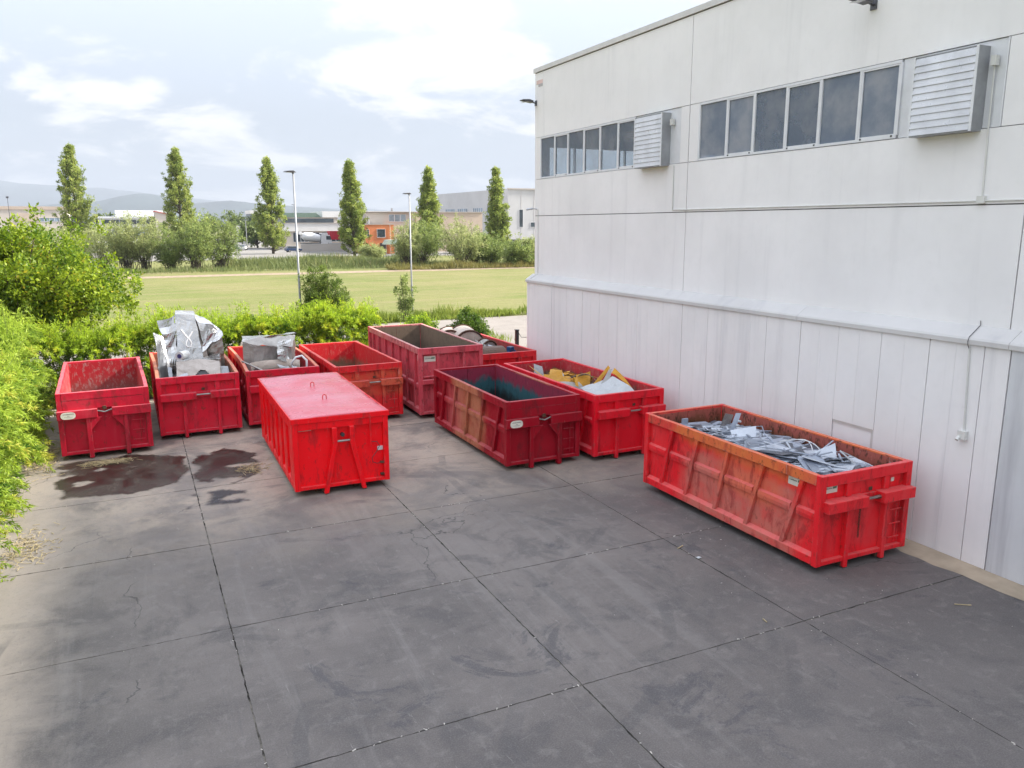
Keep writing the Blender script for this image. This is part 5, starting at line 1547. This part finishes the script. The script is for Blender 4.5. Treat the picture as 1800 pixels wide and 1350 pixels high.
def poplar(label, x, y, h, r_, seed):
    rs = np.random.default_rng(seed)
    cl, cr, limbs = [], [], []
    lean = rs.normal() * 0.9
    T = [0.0, 0.06, 0.15, 0.3, 0.45, 0.6, 0.75, 0.88, 1.0]
    PR = [0.5, 0.78, 1.0, 1.0 + 0.12 * rs.normal(), 0.92 + 0.1 * rs.normal(), 0.8 + 0.08 * rs.normal(), 0.62 + 0.06 * rs.normal(), 0.40, 0.08]
    for i in range(150):
        t0 = rs.uniform(0.03, 0.9) ** 1.15
        th = rs.uniform(0, 2 * math.pi)
        ln = h * rs.uniform(0.12, 0.2)
        t1 = min(0.99, t0 + ln / h)
        rr = r_ * np.interp(t1, T, PR) * rs.uniform(0.5, 1.06)
        b = np.array([lean * 0.4 * t0, 0, h * t0])
        q = np.array([rr * math.cos(th) + lean * 0.4 * t0, rr * math.sin(th), h * t1])
        mid_ = np.array([q[0] * 0.8, q[1] * 0.8, b[2] + ln * 0.3])
        limbs.append(([tuple(b), tuple(mid_), tuple(q)], [0.09, 0.05, 0.015]))
        for j in range(8):
            t = rs.uniform(0.3, 1.05)
            p = (1 - t) ** 2 * b + 2 * t * (1 - t) * mid_ + t * t * q + rs.normal(size=3) * 0.22
            cl.append(p); cr.append(rs.uniform(0.28, 0.62))
    for j in range(16):
        t = rs.uniform(0.85, 1.0)
        cl.append(np.array([rs.normal() * 0.9 * (1.02 - t) + lean * 0.4, rs.normal() * 0.9 * (1.02 - t), h * t])); cr.append(0.25)
    tr = ([(0, 0, -0.1), (0.1, 0, h * 0.4), (lean * 0.4, 0, h * 0.92)], [0.35, 0.22, 0.04])
    return limbs_tree('poplar_tree', label, 'tree', (x, y, -0.1), tr, limbs, M_POPLAR, cl, cr, 27, (0.34, 0.11), 0.9, 'row of tall poplars beyond the field', 0.5)
PO = [(-11.0, 219, 25.3, 4.5), (11.7, 214, 24.9, 4.3), (31.9, 204, 22.8, 4.1), (45.2, 176.5, 20.3, 3.4), (62.3, 174.6, 19.6, 3.1), (82.5, 181, 20.2, 3.1)]
ordn = ['first', 'second', 'third', 'fourth', 'fifth', 'sixth']
for k, (x, y, h, r_) in enumerate(PO):
    poplar('tall columnar poplar, %s from the left in the row beyond the field' % ordn[k], x, y, h, r_, 70 + k)

# distant trees among the buildings
DT = [(-8, 350, 12, 3.5), (46, 420, 14, 6), (52, 430, 12, 6), (30, 400, 13, 6), (37, 420, 11, 5), (66, 420, 12, 5), (86, 420, 15, 5), (95, 430, 12, 7), (102, 425, 12, 6), (36, 260, 7, 5), (40, 300, 10, 5)]
DL = ['dark distant tree right of the first poplar', 'dark distant round tree right of the second poplar', 'small dark distant tree near the dark round one', 'yellowish distant tree above the parked cars', 'distant green tree behind the far lamp', 'dark distant conifer-like tree left of the nearer lamp post', 'pointed distant tree above the long showroom', 'broad distant tree above the showroom roof', 'yellow-green distant tree at the right end of the showroom roof', 'low hedge-like tree left of the third poplar', 'round distant tree left of the third poplar']
for k, (x, y, h, r_) in enumerate(DT):
    bushy('distant_tree', DL[k], 'tree', (x, y, -0.1), r_, h * 0.42, h * 0.58, 14, 110, 18, (0.9, 0.35), M_DISTT if k not in (3, 8) else M_POPLAR, 0.25, 'trees among the far buildings', seed=90 + k, crad=1.0)

# ------------------------------------------------------------------ lamp posts
M_POST = plain('galvanised_post', (0.27, 0.275, 0.29), 0.5, 0.3)
def lamp(x, y, h, two, label):
    e = empty('street_lamp', (x, y, -0.1), R(20), label, 'street lamp', 'street lamps along the road')
    MB().tube([(0, 0, 0), (0, 0, h * 0.28), (0, 0, h * 0.3), (0, 0, h)], [0.085, 0.075, 0.06, 0.042], 12).build('post', M_POST, e, smooth=True)
    MB().tube([(0, 0, h - 0.05), (-0.06, 0, h + 0.05)], 0.045, 8).build('spigot', M_LAMP, e)
    MB().prism([(0.12, -0.15, h + 0.02), (-0.05, -0.17, h + 0.12), (-0.42, -0.15, h + 0.09), (-0.5, -0.12, h + 0.02)], (0, 0.3, 0)).build('lamp_head', M_LAMP, e, bevel=0.01)
    MB().obox((-0.22, 0, h + 0.012), (0.18, 0, 0), (0, 0.1, 0), (0, 0, 0.006)).build('lens', M_LENS, e)
    return e
lamp(8.15, 44.0, 9.55, 0, 'tall grey street lamp left of the spreading shrub beyond the hedge')
lamp(18.2, 55.0, 8.95, 0, 'shorter-looking grey street lamp further off, between third and fifth poplars')
for (x, y, h, lab) in ((31, 245, 8.5, 'small distant street lamp left of the third poplar'), (60.5, 330, 15, 'distant mast standing over the showroom'),):
    e = empty('street_lamp', (x, y, -0.1), 0, lab, 'street lamp', 'far lamps among the buildings')
    MB().tube([(0, 0, 0), (0, 0, h)], [0.16, 0.09], 6).build('post', M_POST, e)
    B(-0.7, 0.5, -0.15, 0.15, h, h + 0.15).build('lamp_head', M_LAMP, e)
e = empty('bollard_post', (14.75, 30.4, -0.05), 0, 'black square gate post beside the warehouse corner', 'post')
B(-0.07, 0.07, -0.07, 0.07, 0, 2.3).build('post', plain('black_post', (0.012, 0.012, 0.014), 0.5), e, bevel=0.01)
B(-0.085, 0.085, -0.085, 0.085, 2.3, 2.33).build('cap', M_DARK, e)
MB().tube([(0.07, 0, 2.2), (0.16, -0.1, 2.0), (0.32, -0.4, 2.02)], 0.012, 5).build('cable', M_DARK, e)

# ------------------------------------------------------------------ buildings across the field
M_BEIGE = plain('beige_render', (0.52, 0.42, 0.34), 0.9, var=0.05, scale=0.3)
M_CREAM = plain('cream_render', (0.56, 0.50, 0.44), 0.9, var=0.05, scale=0.3)
M_GREYR = plain('grey_render', (0.46, 0.42, 0.39), 0.9, var=0.05, scale=0.3)
M_ORNG = plain('orange_render', (0.60, 0.20, 0.085), 0.9, var=0.05, scale=0.3)
M_WHITEB = plain('white_render', (0.66, 0.65, 0.64), 0.9, var=0.05, scale=0.3)
M_PANEL = plain('grey_white_panel', (0.50, 0.50, 0.51), 0.8, var=0.05, scale=0.2)
M_DGLASS = plain('dark_window', (0.05, 0.065, 0.08), 0.15, var=0.3, scale=0.4)
M_LGLASS = plain('sky_window', (0.22, 0.28, 0.34), 0.15, var=0.3, scale=0.4)
M_GROOF = plain('green_roof', (0.14, 0.2, 0.16), 0.8)
M_REDTR = plain('red_trim', (0.45, 0.07, 0.06), 0.7)


def bld(name, label, x, y, rz=0):
    return empty(name, (x, y, -0.1), rz, label, 'building')


def win(e, x0, x1, z0, z1, yf, mat=None, n=1):
    """n windows side by side in a facade at local y=yf, each with its own frame"""
    for k in range(n):
        a = x0 + (x1 - x0) * k / n + 0.06; b = x0 + (x1 - x0) * (k + 1) / n - 0.06
        w = B(a, b, yf - 0.05, yf - 0.01, z0, z1).build('window', mat or M_DGLASS, e)
        f = MB().box(a - 0.06, a, yf - 0.1, yf - 0.012, z0 - 0.06, z1 + 0.06).box(b, b + 0.06, yf - 0.1, yf - 0.012, z0 - 0.06, z1 + 0.06).box(a, b, yf - 0.1, yf - 0.012, z1, z1 + 0.06).box(a, b, yf - 0.12, yf - 0.012, z0 - 0.08, z0)
        f.build('window_frame', M_FRAME, w)

e = bld('beige_hall', 'long low beige industrial hall behind the big broadleaf tree', -66, 420)
B(0, 41, 0, 30, 0, 14.2).build('wall', M_CREAM, e)
B(-0.3, 41.3, -0.3, 30.3, 14.2, 15.6).build('roof', M_BEIGE, e)
B(22, 30, -0.25, -0.02, 9.0, 12.5).build('panel', M_BEIGE, e)
win(e, 28, 40, 9.0, 10.5, 0, M_LGLASS, 6)
e = empty('roof_mast', (-47, 418, -0.1), 0, 'thin dark mast standing by the beige hall at far left', 'mast')
MB().tube([(0, 0, 0), (0, 0, 19.5)], [0.2, 0.1], 6).build('pole', M_LAMP, e)
B(-0.5, 0.5, -0.2, 0.2, 19.0, 19.8).build('mast_head', M_LAMP, e)

e = bld('white_works', 'long white works building with ribbon windows between first and second poplar', -9.5, 330)
B(0, 25, 0, 25, 0, 9.6).build('wall', M_WHITEB, e)
B(-0.3, 25.3, -0.4, 25, 9.6, 10.3).build('roof_edge', M_FRAME, e)
win(e, 1, 24, 7.4, 9.1, 0, M_DGLASS, 8)
win(e, 1, 24, 3.5, 5.2, 0, M_LGLASS, 8)
B(5.5, 24.5, 4, 22, 10.3, 12.6).build('upper_hall', M_WHITEB, e)
e = bld('white_gabled_block', 'white block with a dark gap and red roof line left of the second poplar', 8.5, 300)
MB().prism([(0, 0, 0), (6.0, 0, 0), (6.0, 0, 10.2), (0.1, 0, 11.6)], (0, 14, 0)).build('wall', M_CREAM, e)
B(-1.7, -0.05, 0.8, 12, 0, 10.0).build('stair_gap', M_DARK, e)
MB().prism([(-0.1, -0.3, 11.62), (6.2, -0.3, 10.22), (6.2, -0.3, 10.5), (-0.1, -0.3, 11.9)], (0, 14.5, 0)).build('roof', M_REDTR, e)
e = bld('small_white_office', 'small white office with dark glazing right of the second poplar', 36, 300)
B(0, 8, 0, 12, 0, 6.8).build('wall', M_WHITEB, e)
B(3.8, 9.0, -0.4, 11, 7.2, 11.0).build('upper_floor', plain('blue_grey_cladding', (0.12, 0.15, 0.2), 0.5), e)
B(3.5, 9.4, -0.8, 11.5, 11.0, 12.2).build('roof_edge', M_WHITEB, e)
win(e, 1.0, 7.0, 4.0, 6.0, 0, M_DGLASS, 3)

e = bld('showroom', 'low pale showroom with dark shopfront behind the parked trucks', 40.5, 236)
B(0, 19.5, 0, 22, 0, 5.2).build('wall', M_CREAM, e)
B(-0.3, 19.8, -0.6, 22, 5.2, 7.4).build('fascia', M_WHITEB, e)
B(-0.35, 19.85, -0.75, 22, 7.4, 7.6).build('roof_edge', M_GREYR, e)
win(e, 2.2, 9.8, 2.2, 4.8, 0, M_DGLASS, 7)
win(e, 10.6, 17.2, 2.2, 4.8, 0, M_DGLASS, 5)
B(1.0, 16, 8, 20, 7.6, 8.9).build('roof_light', M_DGLASS, e)
e = bld('green_roofed_hall', 'distant hall with grey-green roof above the showroom', 47, 300)
B(0, 24, 0, 22, 0, 9.8).build('wall', M_CREAM, e)
MB().prism([(-0.5, -0.4, 9.8), (18, -0.4, 9.8), (16, -0.4, 11.4), (0, -0.4, 11.4)], (0, 22, 0)).build('roof', M_GROOF, e)
B(18.2, 25, -1, 20, 9.8, 12.0).build('roof_box', M_WHITEB, e)

e = bld('orange_house', 'orange two-storey block attached to the beige factory', 51.5, 190)
B(0, 7.2, 0, 9.4, 0, 7.0).build('wall', M_ORNG, e)
B(-0.1, 7.3, -0.1, 9.4, 7.0, 7.2).build('roof_edge', M_GREYR, e)
win(e, 2.9, 5.0, 4.0, 5.9, 0, M_DGLASS, 1)
win(e, 0.4, 1.0, 4.2, 5.8, 0, M_DGLASS, 1)
B(3.6, 5.0, -0.06, -0.01, 0.1, 2.6).build('door', M_DARK, e)
MB().tube([(2.0, 4, 7.2), (2.0, 4, 8.9)], 0.25, 8).build('flue', M_POST, e)
MB().tube([(6.2, -0.1, 0.1), (6.2, -0.1, 7)], 0.06, 6).build('drain_pipe', M_GREYR, e)
e = bld('beige_factory', 'wide beige factory block behind the orange house', 54.5, 200)
B(0, 13.2, 0.0, 26, 0, 10.0).build('wall', M_GREYR, e)
B(13.22, 32.0, -0.5, 26, 0, 10.1).build('wall', M_BEIGE, e)
B(-0.2, 32.2, -0.7, 26, 10.1, 10.3).build('roof_edge', M_GREYR, e)
win(e, 6.0, 10.6, 7.8, 9.5, 0.0, M_LGLASS, 3)
win(e, 18.0, 20.5, 1.0, 2.4, -0.5, M_DGLASS, 2)
B(8, 8.4, 4, 4.4, 10.3, 11.2).build('vent_pipe', M_POST, e)
e = empty('garden_canopy', (55.2, 186, -0.1), 0, 'small pale awning over a doorway beside the fourth poplar', 'awning')
MB().prism([(0, 0, 2.3), (5.5, 0, 2.3), (4.8, 0, 3.4), (0.7, 0, 3.4)], (0, 3, 0)).build('canopy', plain('pale_canvas', (0.42, 0.5, 0.42), 0.8), e)
for a in (0.3, 2.6, 5.2):
    MB().tube([(a, 0.2, 0), (a, 0.2, 2.3)], 0.06, 6).build('pole', M_POST, e)

e = bld('panel_hall', 'large pale panel-clad hall with a tall slit window beside the warehouse corner', 108.5, 230)
rot = math.atan2(282 - 230, 104.5 - 108.5)
ux, uy = math.cos(rot), math.sin(rot)
Ls = math.hypot(52, 4)
MB().prism([(0, 0, 0), (ux * Ls, uy * Ls, 0), (46, 52, 0), (46, 0, 0)], (0, 0, 18.0)).build('wall', M_PANEL, e)
B(-0.2, 46, -0.3, -0.01, 17.8, 18.2).build('roof_edge', M_GREYR, e)
for k in range(1, 10):
    B(4.6 * k - 0.04, 4.6 * k + 0.04, -0.035, -0.002, 2.4, 17.8).build('panel_joint', M_GREYR, e)
B(0.05, 45, -0.2, -0.005, 0.0, 2.3).build('ground_floor', M_DARK, e)
win(e, 3.9, 5.3, 6.2, 11.6, 0, M_DGLASS, 1)
win(e, 8, 45, 6.2, 7.6, 0, M_DGLASS, 10)
for k, (a, b, z0, z1) in enumerate(((6, 14, 8.6, 12.4), (17, 24, 10.0, 12.4), (28, 36, 10.0, 12.4), (38, 46, 10.4, 12.4))):
    p0, p1 = Vector((ux * a, uy * a, 0)), Vector((ux * b, uy * b, 0))
    nrm = Vector((-uy, ux, 0)) * -1
    if nrm.x > 0: nrm = -nrm
    w = MB().prism([p0 + Vector((0, 0, z0)), p1 + Vector((0, 0, z0)), p1 + Vector((0, 0, z1)), p0 + Vector((0, 0, z1))], nrm * 0.06).build('window', M_LGLASS, e)
    m = MB()
    for q in range(6):
        c = p0 + (p1 - p0) * q / 5
        m.obox(c + Vector((0, 0, (z0 + z1) / 2)) + nrm * 0.09, (ux * 0.06, uy * 0.06, 0), nrm * 0.03, (0, 0, (z1 - z0) / 2))
    m.build('window_frame', M_FRAME, w)

# low wall, trucks and cars on the estate
e = empty('low_wall', (41.5, 219, -0.1), R(-4), 'low grey concrete wall in front of the parked trucks', 'wall')
B(0, 15, 0, 0.3, 0, 1.9).build('wall', M_GREYR, e)
B(-0.1, 15.1, -0.06, 0.36, 1.9, 2.0).build('wall_cap', M_COPE, e)

M_TWHITE = plain('truck_white', (0.66, 0.66, 0.67), 0.35, var=0.04)
M_TRED = plain('truck_red', (0.45, 0.012, 0.03), 0.4, var=0.08)
M_TYRE = plain('tyre', (0.02, 0.02, 0.021), 0.9)
def wheel(e, x, y, r, w=0.3):
    o = MB().tube([(x, y - w / 2, r), (x, y + w / 2, r)], r, 16).build('wheel', M_TYRE, e)
    MB().tube([(x, y - w / 2 - 0.01, r), (x, y + w / 2 + 0.01, r)], r * 0.55, 12).build('rim', M_POST, o)
def cabt(e, x0, x1, h, mat):
    m = MB().prism([(x0, -1.2, 0.6), (x1, -1.2, 0.6), (x1, -1.2, 1.9), (x1 - 0.25, -1.2, h), (x0, -1.2, h)], (0, 2.4, 0))
    m.build('cab', mat, e, bevel=0.05)
    MB().prism([(x0 + 0.5, -1.22, 1.8), (x1 - 0.15, -1.22, 1.8), (x1 - 0.35, -1.22, h - 0.25), (x0 + 0.5, -1.22, h - 0.25)], (0, 0.015, 0)).build('side_window', M_DGLASS, e)
    MB().prism([(x1 + 0.005, -1.05, 1.9), (x1 - 0.2, -1.05, h - 0.2), (x1 - 0.18, -1.05, h - 0.18), (x1 + 0.03, -1.05, 1.92)], (0, 2.1, 0)).build('windscreen', M_DGLASS, e)
e = empty('mixer_truck', (43.0, 226, 1.0), R(4), 'white concrete mixer truck behind the low wall', 'truck')
B(0, 8.2, -1.0, 1.0, 0.75, 1.0).build('chassis', M_DARK, e)
MB().tube([(0.2, 0, 3.0), (1.2, 0, 2.8), (3.0, 0, 2.5), (5.0, 0, 2.2), (5.8, 0, 2.1)], [0.6, 1.15, 1.3, 1.05, 0.7], 18).build('drum', M_TWHITE, e, smooth=True)
MB().prism([(-0.5, -0.6, 3.3), (0.5, -0.6, 3.3), (0.2, -0.6, 4.1), (-0.6, -0.6, 4.1)], (0, 1.2, 0)).build('hopper', M_TWHITE, e)
cabt(e, 6.3, 8.4, 3.1, M_TWHITE)
for x in (1.4, 2.7, 7.2):
    wheel(e, x, -1.05, 0.5); wheel(e, x, 1.05, 0.5)
e = empty('flatbed_truck', (50.4, 226.5, 0.6), R(184), 'white truck with a bright red box behind it', 'truck')
B(-6.5, 0, -1.0, 1.0, 0.75, 1.0).build('chassis', M_DARK, e)
cabt(e, 0.1, 2.1, 4.0, M_TWHITE)
B(-3.4, -0.4, -1.2, 1.2, 2.2, 4.6).build('box_body', M_TRED, e, bevel=0.03)
B(-6.5, -0.3, -1.2, 1.2, 1.0, 1.25).build('bed', M_POST, e)
for x in (-5.4, -4.2, 1.0):
    wheel(e, x, -1.05, 0.5); wheel(e, x, 1.05, 0.5)

def car(x, y, rz, mat, label):
    e = empty('parked_car', (x, y, -0.1), rz, label, 'car', 'cars parked on the estate')
    MB().prism([(-2.1, -0.85, 0.35), (2.1, -0.85, 0.35), (2.15, -0.85, 0.75), (1.2, -0.85, 0.95), (-2.1, -0.85, 0.98)], (0, 1.7, 0)).build('body', mat, e, bevel=0.06)
    MB().prism([(-1.9, -0.75, 0.97), (1.15, -0.75, 0.95), (0.5, -0.75, 1.48), (-1.5, -0.75, 1.48)], (0, 1.5, 0)).build('cabin', M_DGLASS, e, bevel=0.04)
    B(-1.45, 0.45, -0.7, 0.7, 1.485, 1.51).build('car_roof', mat, e)
    for a in (-1.3, 1.3):
        wheel(e, a, -0.78, 0.32, 0.22); wheel(e, a, 0.78, 0.32, 0.22)
M_CB = plain('car_blue', (0.02, 0.04, 0.1), 0.3); M_CD = plain('car_grey', (0.10, 0.10, 0.11), 0.3)
car(24.5, 232, R(80), M_TWHITE, 'white car parked left of the third poplar')
car(26.8, 236, R(80), M_CB, 'dark blue car parked beside the white one')
car(29.0, 238, R(75), M_TWHITE, 'second white car parked closest to the far street lamp')
car(38.6, 214, R(10), M_CB, 'dark car parked at the left end of the low wall')
car(72.5, 186, R(70), M_CD, 'dark grey car half hidden by the willow near the factory')

# ------------------------------------------------------------------ puddles, litter
def poly_field(polys, x, y):
    """signed-ish inside test with noisy edge"""
    def inside(p, q, poly):
        c = False
        n = len(poly)
        for i in range(n):
            x1, y1 = poly[i]; x2, y2 = poly[(i + 1) % n]
            if (y1 > q) != (y2 > q) and p < (x2 - x1) * (q - y1) / (y2 - y1) + x1: c = not c
        return c
    nx = x + 0.28 * mnoise.noise((x * 1.1, y * 1.1, 1.0)) + 0.10 * mnoise.noise((x * 4, y * 4, 5.0))
    ny = y + 0.28 * mnoise.noise((x * 1.1, y * 1.1, 9.0)) + 0.10 * mnoise.noise((x * 4, y * 4, 3.0))
    return any(inside(nx, ny, p) for p in polys)

def mat_puddle(name, c1, c2, rough, dens=1.0):
    g = G(name)
    n = g.noise(1.2, 7, 0.68, dist=0.6)
    c = g.mix(g.ramp(n, 0.35, 0.65), c1, c2)
    n2 = g.noise(6, 6, 0.7)
    c = g.mix(g.ramp(n2, 0.6, 0.7, 0, 0.5), c, (0.11, 0.085, 0.07))
    g.done(c, g.ramp(n, 0.4, 0.65, rough + 0.12, rough + 0.4), 0, 0.35)
    w = g.attr('wet')
    edge = g.math('ADD', w, g.math('MULTIPLY', g.math('SUBTRACT', n2, 0.5), 0.5))
    al = g.math('MULTIPLY', g.ramp(edge, 0.05, 0.75), g.ramp(n, 0.72, 0.5, 0.45 * dens, 0.93 * dens))
    tr = g.N.new('ShaderNodeBsdfTransparent')
    mx = g.N.new('ShaderNodeMixShader')
    g.L.new(al, mx.inputs[0]); g.L.new(tr.outputs[0], mx.inputs[1]); g.L.new(g.bsdf.outputs[0], mx.inputs[2])
    g.L.new(mx.outputs[0], g.out.inputs['Surface'])
    return g.m

def stain(name, label, polys, hole, mat, step=0.06):
    xs = [p[0] for q in polys for p in q]; ys = [p[1] for q in polys for p in q]
    x0, x1, y0, y1 = min(xs) - 0.5, max(xs) + 0.5, min(ys) - 0.5, max(ys) + 0.5
    nx, ny = int((x1 - x0) / step), int((y1 - y0) / step)
    M_ = np.zeros((nx + 1, ny + 1), bool)
    for i in range(nx + 1):
        for j in range(ny + 1):
            x, y = x0 + i * step, y0 + j * step
            M_[i, j] = poly_field(polys, x, y) and mnoise.fractal((x * 1.0, y * 1.6, 2.2), 1.0, 2.0, 4) < hole
    dist = np.zeros(M_.shape); cur = M_.copy()
    for k in range(5):                       # wetness fades out over the last 30 cm
        dist += cur
        p = np.pad(cur, 1)
        cur = cur & p[2:, 1:-1] & p[:-2, 1:-1] & p[1:-1, 2:] & p[1:-1, :-2]
    dist /= 5.0
    p = np.pad(M_, 1)
    grow = M_ | p[2:, 1:-1] | p[:-2, 1:-1] | p[1:-1, 2:] | p[1:-1, :-2]
    idx, m, wet = {}, MB(), []
    def vid(i, j):
        if (i, j) not in idx:
            idx[(i, j)] = len(m.v); m.v.append((x0 + i * step, y0 + j * step, 0.0075)); wet.append(dist[i, j])
        return idx[(i, j)]
    for i in range(nx):
        for j in range(ny):
            if grow[i, j] and grow[i + 1, j] and grow[i, j + 1] and grow[i + 1, j + 1]:
                m.f.append((vid(i, j), vid(i + 1, j), vid(i + 1, j + 1), vid(i, j + 1)))
    o = m.build(name, mat)
    at_ = o.data.attributes.new('wet', 'FLOAT', 'POINT')
    at_.data.foreach_set('value', np.array(wet, dtype=np.float32))
    return tag(o, label, 'puddle')
stain('oily_puddle', 'wide brown wet stain on the concrete before the leftmost container',
      [[(-2.51, 23.36), (-2.3, 25.1), (-1.73, 25.4), (-0.53, 25.2), (0.55, 24.9), (0.92, 24.6), (0.9, 22.48), (0.42, 21.93), (-0.4, 21.43), (-1.31, 21.54), (-2.07, 21.67)]], 0.62, mat_puddle('brown_wet', (0.020, 0.0145, 0.011), (0.062, 0.045, 0.033), 0.2))
stain('oily_puddle', 'dark brown wet patch with a dry island before the second container', [[(1.06, 24.5), (2.15, 24.9), (2.75, 23.9), (2.95, 22.0), (2.43, 21.76), (2.05, 21.1), (1.06, 21.6)]], 0.5, mat_puddle('dark_wet', (0.015, 0.0105, 0.009), (0.048, 0.033, 0.025), 0.18))
stain('oily_puddle', 'small bluish black damp patch nearest to the camera', [[(1.08, 20.9), (2.05, 20.75), (2.0, 19.55), (1.2, 19.55)], [(0.62, 20.8), (0.92, 20.8), (0.93, 19.4), (0.78, 19.3)]], 0.3, mat_puddle('blue_wet', (0.02, 0.02, 0.028), (0.045, 0.045, 0.06), 0.4, 0.8))

M_STRAW = plain('straw', (0.42, 0.34, 0.2), 0.9, var=0.3, scale=8)
M_CRUMB = plain('pale_crumbs', (0.45, 0.42, 0.38), 0.9, var=0.3, scale=8)
def sticks(name, label, cx, cy, sx, sy, n, ln, z0=0.012, mat=M_STRAW):
    m = MB()
    for k in range(n):
        x, y = random.gauss(cx, sx), random.gauss(cy, sy)
        a = random.uniform(0, math.pi); l_ = random.uniform(0.3, 1) * ln
        z = z0 + random.uniform(0, 0.03)
        m.obox((x, y, z), (math.cos(a) * l_ / 2, math.sin(a) * l_ / 2, random.uniform(-.02, .02)), (-math.sin(a) * 0.005, math.cos(a) * 0.005, 0), (0, 0, 0.004))
    o = m.build(name, mat)
    return tag(o, label, 'straw', kind='stuff')
sticks('straw_heap', 'little heap of dry straw at the edge of the brown stain', -1.15, 24.75, 0.28, 0.13, 260, 0.35)
sticks('straw_heap', 'dry straw scattered in the dark wet patch', 2.55, 22.3, 0.2, 0.25, 110, 0.25)
sticks('straw_heap', 'dry leaf litter at the foot of the left hedge', -2.55, 18.6, 0.25, 0.5, 260, 0.18)
sticks('straw_heap', 'brown dry cuttings between hedge and leftmost container', -2.75, 26.2, 0.25, 0.8, 500, 0.3)
# crumbs lodged in the slab joints and loose bits on the concrete
cr = MB()
def crumb(x, y, s, z=0.006):
    a = random.uniform(0, 3.14); l_ = s * random.uniform(0.7, 2.2)
    cr.obox((x, y, z), (math.cos(a) * l_, math.sin(a) * l_, 0), (-math.sin(a) * s * 0.6, math.cos(a) * s * 0.6, 0), (0, 0, s * 0.4))
for X_ in LX[1:5]:
    for k in range(55):
        y = random.uniform(4, 30)
        if mnoise.noise((X_, y * 0.5, 3)) > 0.05: crumb(X_ + random.gauss(0, 0.012), y, random.uniform(0.005, 0.013), 0.003)
for Y_ in JY[3:9]:
    for k in range(70):
        x = random.uniform(-3, 14)
        if mnoise.noise((x * 0.5, Y_, 3)) > 0.05: crumb(x, Y_ + random.gauss(0, 0.012), random.uniform(0.005, 0.014), 0.003)
for k in range(110):
    crumb(random.uniform(-2.4, 14), random.uniform(5, 26) if random.random() < .5 else random.uniform(12, 24), random.uniform(0.002, 0.008), 0.008)
for k in range(60):
    crumb(random.gauss(11.0, 0.9), random.uniform(7, 17), random.uniform(0.002, 0.008), 0.008)
tag(cr.build('concrete_crumbs', M_CRUMB), 'pale crumbs in the slab joints and over the concrete', 'litter', kind='stuff')
for k, (x, y, l_, lab) in enumerate(((12.9, 8.3, 0.28, 'thin pale stick lying on the concrete near the wall foot'), (9.95, 12.6, 0.22, 'thin pale stick left of the nearest container'), (9.3, 9.4, 0.12, 'short pale splinter near the slab joint in front of the nearest container'))):
    o = MB().obox((0, 0, 0.014), (l_ / 2, 0, 0), (0, 0.008, 0), (0, 0, 0.006)).build('wood_splinter', M_STRAW, None, loc=(x, y, 0)); o.rotation_euler = (0, 0, -0.6 + k)
    tag(o, lab, 'stick')
o = MB().grid(5, 5, lambda u, v: (-0.05 + 0.1 * u, -0.04 + 0.08 * v, 0.012 + 0.03 * abs(mnoise.noise((u * 4, v * 4, 2))))).build('crumpled_cup', M_WHT, None, solid=0.004, loc=(9.95, 12.0, 0.0))
tag(o, 'small crumpled white scrap on the concrete left of the nearest container', 'paper')

# ------------------------------------------------------------------ haze
hz = bpy.data.materials.new('haze_air')
hz.use_nodes = True
nt = hz.node_tree
nt.nodes.clear()
oo = nt.nodes.new('ShaderNodeOutputMaterial')
pv = nt.nodes.new('ShaderNodeVolumePrincipled')
pv.inputs['Color'].default_value = (0.42, 0.47, 0.56, 1)
pv.inputs['Density'].default_value = HAZE_D
pv.inputs['Anisotropy'].default_value = 0.0
pv.inputs['Density Attribute'].default_value = ''
hz.cycles.homogeneous_volume = True
nt.links.new(pv.outputs[0], oo.inputs['Volume'])
tag(B(-15500, 15500, -3500, 16000, -1.2, 830).build('haze', hz), kind='stuff')
